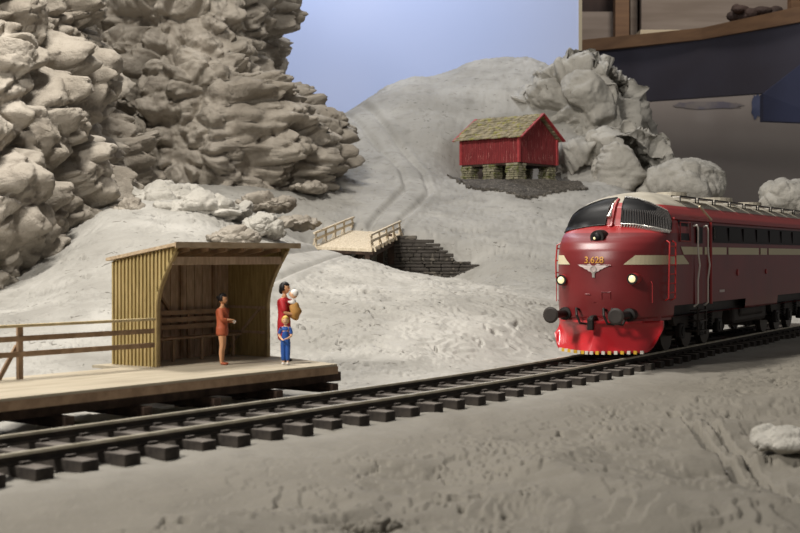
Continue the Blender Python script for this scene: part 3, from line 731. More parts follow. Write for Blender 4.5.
# second layout section with navy fascia and wooden edge, turning a corner
def pz(px, py, D): return (at(px, D), D, zat(py, D))
FS = thing('layout_shelf', 'navy fronted layout shelf with a brown wooden edge, high in the room at right', 'shelf', pz(690, 60, 135))
oX = Vector(pz(690, 60, 135))
def rel(v): return Vector(v) - oX
def slab(pts, th):
    bm = bmesh.new(); prism(bm, pts, lambda p: rel(p), lambda p: rel(p) + Vector((0, th, 0))); return bm
Df = lambda px: 150 - (px - 560) * .105
q = lambda px, py: pz(px, py, Df(px))
bm = bmesh.new(); bt = lambda x: float(np.interp(x, [560, 650, 764, 806], [106, 101, 93, 60])); tp = lambda x: 54 - .134 * (x - 560)
xs_ = [560, 600, 650, 690, 730, 764, 785, 806]
top_ = [bm.verts.new(rel(q(x, tp(x)))) for x in xs_]; bot_ = [bm.verts.new(rel(q(x, bt(x)))) for x in xs_]
top2 = [bm.verts.new(v.co + Vector((0, 1.2, 0))) for v in top_]; bot2 = [bm.verts.new(v.co + Vector((0, 1.2, 0))) for v in bot_]
for i in range(7):
    for a_, b_ in ((top_, bot_), (top2, bot2), (top_, top2), (bot_, bot2)): bm.faces.new((a_[i], a_[i+1], b_[i+1], b_[i]))
for i in (0, 7): bm.faces.new((top_[i], bot_[i], bot2[i], top2[i]))
obj('fascia', bm, M_NAVY, FS)
obj('corner_fascia', slab([pz(763, 94, 128), pz(806, 60, 124), pz(840, 60, 120), pz(840, 124, 120), pz(763, 121, 128)], 1.2), M_NAVYB, FS)
bm = bmesh.new(); prism(bm, [q(560, 43), q(700, 29), q(810, 5), q(810, 21), q(700, 40.5), q(560, 55)], lambda p: rel(p) + Vector((0, -.5, 0)), lambda p: rel(p) + Vector((0, 19, 0))); obj('wood_edge', bm, M_BROWN, FS)
# things standing above that shelf
def room_box(name, label, cat, x0, y0, x1, y1, D, th, m_, bev=.05, skew_=0):
    bm = bmesh.new(); a, b2 = pz(x0, y1, D), pz(x1, y0, D)
    box(bm, (0, th / 2, 0), (b2[0] - a[0], th, b2[2] - a[2]), None, bev)
    if skew_:
        for v in bm.verts: v.co.z += skew_ * v.co.x
    o = obj(name, bm, m_); o.location = ((a[0] + b2[0]) / 2, D, (a[2] + b2[2]) / 2); return tag(o, label, cat)
room_box('wooden_post', 'orange brown wooden post rising from the shelf behind the backdrop edge', 'post', 615, -40, 629, 45.3, 150, 1.6, M_BROWN)
room_box('wooden_post', 'brown wooden post at the top right corner above the shelf', 'post', 791, -40, 801, 14, 131.5, 1.5, M_BROWN)
room_box('dark_board', 'dark brown board behind the wooden post', 'board', 570, -40, 645, 48.6, 154, .8, M_DKB)
room_box('grey_panel', 'greyish plank panel left of the wooden post, above the shelf', 'panel', 570, 12, 614, 46, 152, 1, M_PANEL)
room_box('grey_panel', 'narrow grey panel just right of the wooden post', 'panel', 630, -10, 637, 46, 152, 1, M_PANEL)
room_box('beige_board', 'large beige grey board leaning above the shelf at upper right', 'board', 641, -40, 790, 41.5, 149, 1, M_PANEL)
room_box('wooden_ledge', 'long pale ledge along the foot of the large beige board', 'ledge', 640, 30, 722, 38.5, 144.5, 3, M_TAN)
bm = bmesh.new(); random.seed(3)
for k in range(14): ball(bm, (random.uniform(-2.2, 2.2), random.uniform(0, 1), random.uniform(-.7, .7)), (random.uniform(.5, 1.1), .6, random.uniform(.3, .7)), 2)
o = obj('dark_bundle', bm, M_DKB); o.location = pz(756, 14.8, 137.5); tag(o, 'dark lumpy bundle lying at the top edge on the right hand shelf', 'bundle')
M_BSTAIN = mat('blue_smear', '#454c68', .9, '#585f7a', .6)
M_DSTAIN = mat('grey_blue_smear', '#74707a', .9, '#8a837f', .5, lo=.4, hi=.6)
def smear(label, x0, y0, x1, y1, m_, seed):
    random.seed(seed); bm = bmesh.new(); D = 171.35; n = 26; pts = []
    for k in range(n):
        t = 2 * math.pi * k / n; px_ = (x0 + x1) / 2 + (x1 - x0) / 2 * math.copysign(abs(math.cos(t)) ** .7, math.cos(t)) * random.uniform(.85, 1.08)
        py_ = (y0 + y1) / 2 + (y1 - y0) / 2 * math.copysign(abs(math.sin(t)) ** .7, math.sin(t)) * random.uniform(.7, 1.15); pts.append(pz(px_, py_, D))
    prism(bm, pts, lambda p: p, lambda p: (p[0], p[1] + .12, p[2])); tag(obj('paint_smear', bm, m_), label, 'paint smear')
smear('blue paint smear on the grey wall under the shelf corner', 751, 94, 762, 119, M_BSTAIN, 1)
smear('long thin grey blue paint smear on the grey wall below the shelf', 672, 102, 742, 109, M_DSTAIN, 2)
# ------------------------------------------------------------------ locomotive
M_LRED = mat('maroon_body_paint', '#7a2426', .38, '#6d2022', .8, spec=.5, bump=.04, bscale=3)
M_LRED2 = mat('bright_red_cab_paint', '#9c2b2b', .38, spec=.5)
M_LDARK = mat('dark_window_band', '#1c1212', .5, spec=.2)
M_CREAM = mat('cream_stripe_paint', '#cfc4a4', .5)
M_LROOF = mat('pale_roof_paint', '#bdb6a6', .55, '#a39c8d', 1.2)
M_BLK = mat('black_plastic', '#15120f', .5, '#221d1a', 3)
M_DGREY = mat('dark_grey_underframe', '#2f2a27', .6, '#3d3733', 2)
M_GLASS = mat('dark_glass', '#08080a', .45, spec=.2)
M_SWIN = mat('side_window_glass', '#120d0d', .45, spec=.15)
M_PLOW = mat('glossy_red_plough', '#b8232a', .32, spec=.5, coat=.25)
M_REDP = mat('red_fitting', '#b02a2a', .4, spec=.5)
M_WHT = mat('white_handrail', '#dcd6cc', .4)
M_SILV = mat('silver_metal', '#c9c5bd', .3, metal=.7)
M_LENS = mat('headlamp_lens', '#f3e7b8', .15, emit='#fff0b8', estr=.55)
M_YEL = mat('yellow_paint', '#e0b23c', .5)
M_GOLD = mat('gold_numerals', '#d39a3e', .45)
M_EMB = mat('silver_emblem', '#c9b9b4', .4)
M_WHEEL = mat('wheel_steel', '#4b443f', .45, metal=.5)

s_l = 10.2
while on_track(s_l)[1] < 34.0: s_l += .05
lx, ly, la = on_track(s_l); la = float(la)
LO = thing('locomotive', 'dark red streamlined diesel locomotive with cream stripe and bright red snow plough, numbered 3.628', 'locomotive', (lx, ly, 0), -la)
# local: x lateral (towards the camera side), y backwards, z up from the rail
FZ = [(1.0, -.86), (1.6, -.92), (2.5, -.90), (2.75, -.84), (2.95, -.68), (3.10, -.42), (3.22, -.08), (3.32, .28), (3.40, .46), (3.6, .52), (3.9, .66), (4.08, .85), (4.22, 1.15), (4.32, 1.7), (4.40, 2.6)]
WZ = [(1.0, 1.47), (1.3, 1.5), (3.30, 1.5), (3.5, 1.46), (3.7, 1.38), (3.88, 1.22), (4.02, 1.06), (4.14, .84), (4.24, .6), (4.33, .35), (4.40, .04)]
YS = .95; LEN = 18.2
def fz(z): return float(np.interp(z, *zip(*FZ)))
def wz(z): return float(np.interp(z, *zip(*WZ)))
def shell(th, z, off=0.):
    """point on the front of the body; th -90..90 deg across, off outward"""
    W = wz(z); f = fz(z); rr = max(YS - f, .25) if z < 3.4 else max(.55, .2); n = 2.5 if z < 3.2 else 2.3
    s, c = math.sin(th), math.cos(th)
    x = W * math.copysign(abs(s) ** (2 / n), s); y = f + rr * (1 - abs(c) ** (2 / n))
    nx, ny = s, -c * 1.0; k = math.hypot(nx, ny); return Vector((x + off * nx / k, y + off * ny / k, z))
zs = sorted(set([z for z, _ in FZ] + [z for z, _ in WZ] + [1.15, 1.9, 2.2, 2.65, 2.85, 3.03, 3.16, 3.27, 3.45, 3.8, 3.96]))
zs = list(np.unique(np.concatenate([np.interp(np.linspace(0, 1, 70), np.linspace(0, 1, len(zs)), zs)])))
ths = np.radians(np.linspace(-90, 90, 61))
bm = bmesh.new(); rows = []
for z in zs:
    r = [bm.verts.new(shell(t, z)) for t in ths]
    yf = shell(ths[-1], z).y; W = wz(z); f = fz(z)
    side = list(np.linspace(max(yf + .1, 1.9), LEN - 1.2, 24))
    rt = [bm.verts.new((W, y, z)) for y in side]
    back = [bm.verts.new((W * math.cos(a), LEN - 1.2 + (1.2 - max(0, (z - 3.3)) * 1.0) * math.sin(a), z)) for a in np.linspace(.15, math.pi - .15, 13)]
    lf = [bm.verts.new((-W, y, z)) for y in side[::-1]]
    rows.append(r + rt + back + lf)
for a, b2 in zip(rows, rows[1:]):
    n = len(a)
    for k in range(n): bm.faces.new((a[k], a[(k+1) % n], b2[(k+1) % n], b2[k]))
bm.faces.new(rows[-1]); bm.faces.new(rows[0][::-1])
# wheel openings: drop the skirt faces over the bogies
def cut(v): c = v.calc_center_median(); return c.z < 1.28 and abs(c.x) > 1.35 and (1.2 < c.y < 7.5 or 11.6 < c.y < 17)
bmesh.ops.delete(bm, geom=[f_ for f_ in bm.faces if cut(f_)], context='FACES')
body = obj('body', bm, [M_LRED, M_LROOF, M_LRED2], LO, smooth=True)
for p in body.data.polygons:
    c = p.center
    if c.z > 3.98 and c.y > .8: p.material_index = 1
    elif c.z > 3.56 and c.y > .5: p.material_index = 2
    elif c.z > 3.2 and c.y < 2.2 : p.material_index = 2

def patch(fn, nu=20, nv=8, off=.012, th=.01):
    bm = bmesh.new(); A = [[bm.verts.new(fn(i / nu, j / nv, off)) for j in range(nv + 1)] for i in range(nu + 1)]
    for i in range(nu):
        for j in range(nv): bm.faces.new((A[i][j], A[i+1][j], A[i+1][j+1], A[i][j+1]))
    return bm
def wtop_(t): return float(np.interp(abs(t), [0, .12, .5, .8, 1.0, 1.3, 1.5], [4.17, 4.18, 4.14, 4.03, 3.92, 3.78, 3.62]))
def wbot_(t): return float(np.interp(abs(t), [0, .3, .7, 1.0, 1.5], [3.44, 3.42, 3.34, 3.28, 3.22]))
for sgn, t0, t1 in ((1, .10, 1.30), (-1, .12, 1.40)):
    fn = lambda u, v, o, sgn=sgn, t0=t0, t1=t1: shell(sgn * (t0 + (t1 - t0) * u), wbot_(t0 + (t1 - t0) * u) + (wtop_(t0 + (t1 - t0) * u) - wbot_(t0 + (t1 - t0) * u)) * v, o)
    wsc = obj('windscreen', patch(fn, 24, 8, .03), M_GLASS, LO, smooth=True)
    bm = bmesh.new(); path = [fn(u, 0, .035) for u in np.linspace(0, 1, 16)] + [fn(1, v, .035) for v in np.linspace(0, 1, 6)[1:]] + [fn(u, 1, .035) for u in np.linspace(1, 0, 16)[1:]] + [fn(0, v, .035) for v in np.linspace(1, 0, 6)[1:]]
    tube(bm, path, .018, 6); obj('window_seal', bm, M_BLK, wsc)
    if sgn > 0:
        bm = bmesh.new()
        for u in np.linspace(.02, .97, 24): tube(bm, [fn(u, v, .055) for v in (.02, .5, 1.02)], .011, 5)
        obj('window_grille', bm, M_DGREY, wsc)
        bm = bmesh.new()
        for u in np.linspace(.02, .97, 24): tube(bm, [fn(u, -.09, .05), fn(u, .02, .06)], .014, 5); tube(bm, [fn(u, .98, .06), fn(u, 1.05, .05)], .012, 5)
        tube(bm, [fn(u, .03, .06) for u in np.linspace(0, 1, 16)], .015, 5)
        obj('grille_teeth', bm, M_SILV, wsc)
bm = bmesh.new(); tube(bm, [shell(-.02, z, .03) for z in np.linspace(3.38, 4.12, 8)], .045, 6); obj('centre_pillar', bm, M_LRED2, LO)
bm = bmesh.new(); p0 = shell(-.06, 3.62, .08); p1 = shell(-.06, 4.0, .08)
tube(bm, [p0, p0.lerp(p1, .25), p0.lerp(p1, .6), p1], [.085, .06, .03, .03], 10); obj('horn', bm, M_SILV, LO)
# headlamps
def lamp(th, z, r, hood, name='headlamp', fwd=.10):
    p = shell(th, z, 0); bm = bmesh.new()
    tube(bm, [(p.x, p.y + .25, z + .02), (p.x, p.y - fwd * .4, z), (p.x, p.y - fwd, z)], [r * 1.25, r * 1.3, r * 1.2], 20); h = obj(name, bm, hood, LO, smooth=False)
    bm = bmesh.new(); tube(bm, [(p.x, p.y - fwd + .01, z), (p.x, p.y - fwd - .025, z)], r * 1.22, 20); obj('rim', bm, M_BLK, h)
    bm = bmesh.new(); ball(bm, (p.x, p.y - fwd - .01, z), (r * .86, .045, r * .86), 3); obj('lens', bm, M_LENS if name == 'headlamp' else M_GLASS, h, smooth=True); return p
lamp(-.02, 3.08, .15, M_BLK, 'top_lamp', .12)
for sgn in (-1, 1):
    thl = sgn * .62; lamp(thl, 2.02 if sgn > 0 else 1.97, .115, M_LRED2, fwd=.16)
bm = bmesh.new(); p = shell(-.02, 3.08, 0); ball(bm, (p.x - .05, p.y - .15, 3.06), (.045, .03, .045), 2); obj('lamp_bulb', bm, M_LENS, LO)
# cream stripes: front arrow, side band with lightning step
def band(name, pts, side, off=.014):
    """polygon given as (s, z); s runs along the outline: s<=pi/2 is the angle on the front, beyond it metres along the flat side"""
    def pos(s, z):
        if s <= math.pi / 2: return shell(side * s, z, off)
        y0 = shell(math.pi / 2, z).y; return Vector((side * (wz(z) + off), y0 + (s - math.pi / 2), z))
    bm = bmesh.new()
    (s0, a0, b0) = pts[0]
    prev = None
    ss = []
    for (sa, la_, ha), (sb, lb, hb) in zip(pts, pts[1:]):
        n = max(2, int((sb - sa) / .08)) if sb <= 3 else max(2, int((sb - sa) / .6))
        for k in range(n): t = k / n; ss.append((sa + (sb - sa) * t, la_ + (lb - la_) * t, ha + (hb - ha) * t))
    ss.append(pts[-1])
    for s, l, h in ss:
        c = (bm.verts.new(pos(s, l)), bm.verts.new(pos(s, h)))
        if prev: bm.faces.new((prev[0], c[0], c[1], prev[1]))
        prev = c
    return obj(name, bm, M_CREAM, LO)
for sd in (1, -1):
    band('front_stripe', [(.42, 2.38, 2.39), (.62, 2.38, 2.62), (1.57, 2.38, 2.62), (2.25, 2.38, 2.62), (2.75, 2.38, 2.40)], sd)
    band('side_stripe', [(2.05, 2.845, 2.85), (2.30, 2.64, 2.85), (3.9, 2.64, 2.85), (3.95, 2.64, 2.85)], sd)
    for a, b2 in ((4.15, 6.3), (6.5, 9.9), (10.1, 10.9), (11.1, 17.2)): band('side_stripe', [(a, 2.64, 2.85), (b2, 2.64, 2.85)], sd)
# numerals and winged wheel emblem on the nose
def on_nose(x, z, off=.02):
    lo_, hi_ = -1.5, 1.5
    for _ in range(30):
        m = (lo_ + hi_) / 2
        if shell(m, z).x < x: lo_ = m
        else: hi_ = m
    return shell(lo_, z, off)
def text_mesh(body_, size):
    cu = bpy.data.curves.new('txt', 'FONT'); cu.body = body_; cu.size = size; cu.align_x = 'CENTER'; cu.extrude = .004; cu.offset = .001
    o = bpy.data.objects.new('txt', cu); COL.objects.link(o); dg = bpy.context.evaluated_depsgraph_get(); me = bpy.data.meshes.new_from_object(o.evaluated_get(dg))
    bpy.data.objects.remove(o); return me
me = text_mesh('3.628', .24)
for v in me.vertices: v.co = on_nose(v.co.x * 1.0 - .02, 2.42 + v.co.y, .02 + v.co.z)
obj('number_plate', me, M_GOLD, LO)
bm = bmesh.new()
wing = [(0.05, .10), (.13, .16), (.25, .12), (.38, .14), (.55, .13), (.46, .08), (.36, .05), (.30, .01), (.22, -.01), (.16, -.06), (.09, -.07), (.05, -.12)]
for s_ in (-1, 1):
    poly = [(s_ * a * .8, b2 * .9) for a, b2 in wing] + [(0, -.11), (0, .09)]
    A = [bm.verts.new(on_nose(a - .02, 2.26 + b2, .02)) for a, b2 in poly]; B = [bm.verts.new(on_nose(a - .02, 2.26 + b2, .035)) for a, b2 in poly]
    bm.faces.new(B)
    for i in range(len(A)): bm.faces.new((A[i], A[(i+1) % len(A)], B[(i+1) % len(A)], B[i]))
em = obj('winged_emblem', bm, M_EMB, LO)
bm = bmesh.new(); ring = [on_nose(-.02 + .075 * math.cos(t), 2.26 + .075 * math.sin(t), .045) for t in np.linspace(0, 2 * math.pi, 20)]; tube(bm, ring, .012, 5)
box(bm, on_nose(-.02, 2.12, .03), (.07, .02, .14)); obj('wheel_ring', bm, M_SILV, em)
bm = bmesh.new()
for a, z in ((.42, 2.36), (-.12, 1.62)):
    tube(bm, [on_nose(a - .12, z, .03), on_nose(a + .02, z, .05)], .012, 5)
tube(bm, [on_nose(.2, 1.5, .02), on_nose(.2, 1.68, .03), on_nose(.42, 1.68, .03), on_nose(.42, 1.5, .02)], .012, 5)
tube(bm, [on_nose(-1.3, 1.42, .01), on_nose(0, 1.42, .02), on_nose(1.3, 1.42, .01)], .012, 5); obj('nose_seams', bm, M_LRED, LO)
# corner grab irons with rungs
for sd in (1, -1):
    bm = bmesh.new(); z0, z1 = (1.45, 3.0) if sd > 0 else (1.95, 2.95)
    for dt in (0, .20 if sd > 0 else .22):
        th_ = sd * (1.30 + dt * .9)
        tube(bm, [shell(th_, z0, .01), shell(th_, z0 + .05, .12), shell(th_, (z0 + z1) / 2, .13), shell(th_, z1 - .06, .12), shell(th_, z1, .01)], .022, 6)
    for z in np.linspace(z0 + .2, z1 - .15, 6 if sd > 0 else 3): tube(bm, [shell(sd * 1.30, z, .12), shell(sd * 1.49, z, .12)], .02, 5)
    obj('corner_grab_iron', bm, M_REDP, LO)
for a in (-.9, .95):
    bm = bmesh.new(); p = shell(a, 1.7, .05); tube(bm, [shell(a, 1.95, .01), shell(a, 1.9, .07), shell(a, 1.4, .07)], .012, 5); obj('grab_iron', bm, M_REDP, LO)
# side details (both sides): window band, cab window, door, handrails
for sd in (1, -1):
    X_ = sd * 1.5
    def panel(name, y0, y1, z0, z1, m_, th=.02, bev=.0):
        bm = bmesh.new(); lean = lambda z: max(0, z - 3.3) * .22
        q = [(y0, z0), (y1, z0), (y1, z1), (y0, z1)]
        prism(bm, q, lambda p: (X_ - sd * (lean(p[1]) + .02), p[0], p[1]), lambda p: (X_ - sd * lean(p[1]) + sd * th, p[0], p[1])); return obj(name, bm, m_, LO)
    cw = panel('cab_window', 1.35, 2.15, 3.02, 3.55, M_GLASS)
    bm = bmesh.new(); tube(bm, [(X_ + sd * .03, y, z) for y, z in ((1.33, 3.0), (2.17, 3.0), (2.17, 3.5), (1.33, 3.5), (1.33, 3.0))], .02, 5); obj('window_frame', bm, M_LRED2, cw)
    dr_ = panel('cab_door', 2.62, 3.38, 1.28, 3.5, M_LRED, .03)
    bm = bmesh.new(); prism(bm, [(2.75, 2.95), (3.25, 2.95), (3.25, 3.4), (2.75, 3.4)], lambda p: (X_ + sd * .02, p[0], p[1]), lambda p: (X_ + sd * .045, p[0], p[1])); obj('door_window', bm, M_GLASS, dr_)
    band_ = panel('window_band', 4.1, 17.0, 2.98, 3.48, M_LDARK, .035)
    for k, y in enumerate(np.arange(4.3, 16.5, 1.55)):
        bm = bmesh.new(); prism(bm, [(y, 3.04), (y + 1.25, 3.04), (y + 1.25, 3.43), (y, 3.43)], lambda p: (X_ + sd * .0, p[0], p[1]), lambda p: (X_ + sd * .045, p[0], p[1])); obj('side_window', bm, M_SWIN, band_)
    bm = bmesh.new(); prism(bm, [(4.32, 3.1), (4.55, 3.1), (4.55, 3.42), (4.32, 3.42)], lambda p: (X_, p[0], p[1]), lambda p: (X_ + sd * .045, p[0], p[1])); obj('small_pane', bm, mat('grey_pane', '#8f8a82', .4), band_)
    bm = bmesh.new(); beam(bm, (X_ - sd * .05, 1.0, 3.60), (X_ - sd * .05, 17.2, 3.60), .06, .05); obj('rain_gutter', bm, M_LRED2, LO)
    for y in (2.55, 3.46):
        bm = bmesh.new(); tube(bm, [(X_ + sd * .02, y - .1, 3.42), (X_ + sd * .11, y - .04, 3.44), (X_ + sd * .13, y, 3.36), (X_ + sd * .13, y, 2.75), (X_ + sd * .15, y + .1, 2.35), (X_ + sd * .13, y, 1.95), (X_ + sd * .13, y, 1.3), (X_ + sd * .02, y, 1.22)], .026, 8); obj('door_handrail', bm, M_WHT, LO)
    bm = bmesh.new(); tube(bm, [(X_ + sd * .04, 4.0, 3.55), (X_ + sd * .05, 4.02, 1.25)], .045, 6); obj('down_pipe', bm, M_LRED2, LO)
    bm = bmesh.new(); beam(bm, (X_ - sd * .02, 3.15, 3.98), (X_ + sd * .06, 4.0, 3.62), .05, .05); obj('gutter_spout', bm, M_CREAM, LO)
    st_ = bmesh.new()
    for z in (1.1, .82, .54): box(st_, (X_ + sd * .02, 3.0, z), (.28, .72, .035))
    for y in (2.66, 3.34): box(st_, (X_ + sd * .1, y, .82), (.05, .05, .78))
    obj('cab_steps', st_, M_DGREY, LO)
    for y in (6.9, 10.2):
        bm = bmesh.new(); tube(bm, [(X_ - sd * .0, y, 2.1), (X_ + sd * .03, y, 2.1)], .10 if y < 8 else .08, 14); obj('round_badge', bm, M_LRED2, LO)
    panel('maker_plate', 5.0, 5.5, 1.55, 1.62, M_EMB, .012)
# roof: walkway grilles
for k in range(9):
    y = 3.0 + k * 1.65
    f_ = bmesh.new(); tube(f_, [(.98, y, 4.12), (.98, y, 4.27), (.98, y + 1.4, 4.27), (.98, y + 1.4, 4.12)], .02, 5); tube(f_, [(.72, y, 4.28), (.72, y + 1.4, 4.28)], .02, 5); fr = obj('roof_rail', f_, M_BLK, LO)
    bm = bmesh.new(); box(bm, (.86, y + .7, 4.25), (.22, 1.34, .03)); obj('walkway_plate', bm, M_WHT, fr)
for y, w_ in ((5.2, 1.0), (9.5, 1.3), (13.6, 1.0)):
    bm = bmesh.new(); tube(bm, [(0, y, 4.3), (0, y, 4.48)], w_ * .45, 20); obj('roof_fan', bm, M_LROOF, LO)
# underframe, bogies, tank
bm = bmesh.new(); box(bm, (0, 8.8, 1.16), (2.5, 16.8, .3)); obj('underframe', bm, M_BLK, LO)
bm = bmesh.new(); box(bm, (0, 9.2, .82), (2.55, 3.9, .62), None, .12); tk = obj('fuel_tank', bm, M_DGREY, LO)
for x in (-1.12, 1.12):
    bm = bmesh.new(); tube(bm, [(x, 7.8, .9), (x, 7.9, .9), (x, 10.5, .9), (x, 10.6, .9)], [.2, .24, .24, .2], 16); obj('air_reservoir', bm, M_DGREY, tk, smooth=False)
def bogie(yc):
    bg = bmesh.new()
    for x in (-1.12, 1.12):
        prism(bg, [(-2.35, .95), (-2.2, .72), (-1.0, .60), (1.0, .60), (2.2, .72), (2.35, .95), (2.2, 1.08), (-2.2, 1.08)], lambda p: (x - .08, yc + p[0], p[1]), lambda p: (x + .08, yc + p[0], p[1]))
    box(bg, (0, yc, .8), (2.2, .7, .3)); box(bg, (0, yc, .60), (1.15, 5.0, .7)); o = obj('bogie_frame', bg, M_DGREY, LO)
    for dy in (-1.75, 0, 1.75):
        bm = bmesh.new()
        for x in (-.7525, .7525): tube(bm, [(x - .07, yc + dy, .50), (x + .07, yc + dy, .50)], .50, 32); s_ = -1 if x > 0 else 1; tube(bm, [(x + s_ * .07, yc + dy, .50), (x + s_ * .1, yc + dy, .50)], .535, 32)
        tube(bm, [(-1.2, yc + dy, .5), (1.2, yc + dy, .5)], .09, 12); obj('wheelset', bm, M_WHEEL, o, smooth=False)
        for x in (-1.2, 1.2):
            bm = bmesh.new(); box(bm, (x, yc + dy, .55), (.2, .42, .42), None, .05); tube(bm, [(x, yc + dy, .55), (x * 1.1, yc + dy, .55)], .14, 12)
            obj('axle_box', bm, M_BLK, o)
    for dy in (-.87, .87):
        for x in (-1.22, 1.22):
            bm = bmesh.new(); sp = [(x + .09 * math.cos(t), yc + dy + .09 * math.sin(t), .52 + t * .5 / 38) for t in np.linspace(0, 38, 90)]; tube(bm, sp, .025, 5); obj('spring', bm, M_BLK, o)
bogie(4.05); bogie(14.3)
# buffer beam, buffers, couplings
bm = bmesh.new()
P_ = [(x, shell(math.asin(max(-1, min(1, (x / 1.46)))) * .93, 1.25).y) for x in np.linspace(-1.4, 1.4, 25)]
prism(bm, [(x, y + .02) for x, y in P_] + [(1.4, 1.0), (-1.4, 1.0)], lambda p: (p[0], p[1], .93), lambda p: (p[0], p[1], 1.2)); obj('buffer_beam', bm, M_LRED, LO)
for x in (-.875, .875):
    yb_ = on_nose(x, 1.12).y; bf = bmesh.new()
    tube(bf, [(x, yb_ + .1, 1.10), (x, yb_ - .12, 1.10), (x, yb_ - .13, 1.10), (x, -1.62, 1.10)], [.17, .17, .10, .10], 18); b_ = obj('buffer', bf, M_BLK, LO)
    bm = bmesh.new(); tube(bm, [(x, -1.62, 1.10), (x, -1.70, 1.10), (x, -1.73, 1.10)], [.19, .21, .16], 24); obj('buffer_head', bm, M_DGREY, b_)
for x in (-.45, .3, .52):
    bm = bmesh.new(); y_ = on_nose(x, 1.1).y; tube(bm, [(x, y_ + .1, 1.2), (x, y_ - .18, 1.25), (x + .05, y_ - .28, 1.08), (x + .14, y_ - .26, .88), (x + .26, y_ - .14, .86), (x + .32, y_ - .06, 1.02)], .035, 8); obj('brake_hose', bm, M_BLK, LO)
bm = bmesh.new(); y_ = on_nose(0, 1.1).y; tube(bm, [(0, y_ + .2, 1.02), (0, y_ - .2, 1.02), (.0, y_ - .3, .9)], .07, 8); box(bm, (0, y_ - .28, .86), (.16, .12, .3), None, .02); obj('coupling_hook', bm, M_BLK, LO)
for x, y_ in ((1.28, .0), (-1.28, .0)):
    bm = bmesh.new(); box(bm, (x, .25, 1.22), (.22, .3, .2), None, .03); tube(bm, [(x, .15, 1.2), (x, -.02, 1.12)], .06, 8); obj('cable_socket', bm, M_BLK, LO)
# snow plough: two curved blades meeting at a prow
def plow(sd):
    nu, nv = 22, 10
    def pt(u, v, o):
        z = .12 + (.93 - .12) * v
        x = sd * 1.45 * u; prow = -1.08 - .2 * (1 - v) * 1.0
        y = prow + (1.15) * u ** 1.35 + .16 * math.sin(v * math.pi) * .9 + .12 * v
        if u > .8: z = z + (1 - v) * .42 * ((u - .8) / .2) ** 2
        return Vector((x, y + o, z))
    bm = bmesh.new(); A = [[bm.verts.new(pt(i / nu, j / nv, 0)) for j in range(nv + 1)] for i in range(nu + 1)]; B = [[bm.verts.new(pt(i / nu, j / nv, .06)) for j in range(nv + 1)] for i in range(nu + 1)]
    for i in range(nu):
        for j in range(nv): bm.faces.new((A[i][j], A[i+1][j], A[i+1][j+1], A[i][j+1])); bm.faces.new((B[i][j], B[i][j+1], B[i+1][j+1], B[i+1][j]))
        bm.faces.new((A[i][0], B[i][0], B[i+1][0], A[i+1][0])); bm.faces.new((A[i][nv], A[i+1][nv], B[i+1][nv], B[i][nv]))
    for j in range(nv): bm.faces.new((A[nu][j], B[nu][j], B[nu][j+1], A[nu][j+1]))
    o = obj('snow_plough_blade', bm, M_PLOW, LO, smooth=True)
    for k in range(9):
        u = (k + .5) / 11; p = pt(u, 0, -.01); obj('warning_mark', bx((p.x, p.y, p.z + .02), (.085, .05, .085)), M_YEL if k % 2 else M_WHT, o)
for sd in (-1, 1): plow(sd)
bm = bmesh.new(); A = [(-1.1, -.45), (0, -1.12), (1.1, -.45), (1.1, .2), (-1.1, .2)]; prism(bm, A, lambda p: (p[0], p[1], .88), lambda p: (p[0], p[1], .94)); obj('plough_top_plate', bm, M_PLOW, LO)
# ------------------------------------------------------------------ people
M_SKIN = mat('painted_skin', '#cf9a72', .6); M_SKIN2 = mat('light_skin', '#e3b48e', .6)
M_HAIRB = mat('black_hair', '#1c1716', .5); M_HAIRY = mat('blond_hair', '#d9b45c', .5)
M_RUST = mat('rust_dress', '#b4603f', .6, '#a35236', 3); M_DRED = mat('red_dress', '#b4292f', .55)
M_BLUE = mat('blue_clothes', '#2e58a3', .6); M_WHITE = mat('white_cloth', '#ebe6de', .6); M_SHOE = mat('rust_shoes', '#a85a3c', .6)
M_BSHOE = mat('black_shoes', '#1d1a1a', .5); M_TANC = mat('gold_brown_blanket', '#b98a4c', .7); M_EYE = mat('dark_eye', '#1a1210', .4); M_LIP = mat('lips', '#a9483f', .5)

def skin(name, V, E, rad, m_, parent, sub=2, root=0):
    me = bpy.data.meshes.new(name); me.from_pydata([tuple(v) for v in V], E, []); o = bpy.data.objects.new(name, me); COL.objects.link(o)
    md = o.modifiers.new('s', 'SKIN'); md.use_smooth_shade = True
    for i, r in enumerate(rad):
        sv = me.skin_vertices[0].data[i]; sv.radius = r if hasattr(r, '__len__') else (r, r); sv.use_root = (i == root)
    sb = o.modifiers.new('u', 'SUBSURF'); sb.levels = sb.render_levels = sub
    dg = bpy.context.evaluated_depsgraph_get(); m2 = bpy.data.meshes.new_from_object(o.evaluated_get(dg)); bpy.data.objects.remove(o)
    return obj(name, m2, m_, parent, smooth=True)

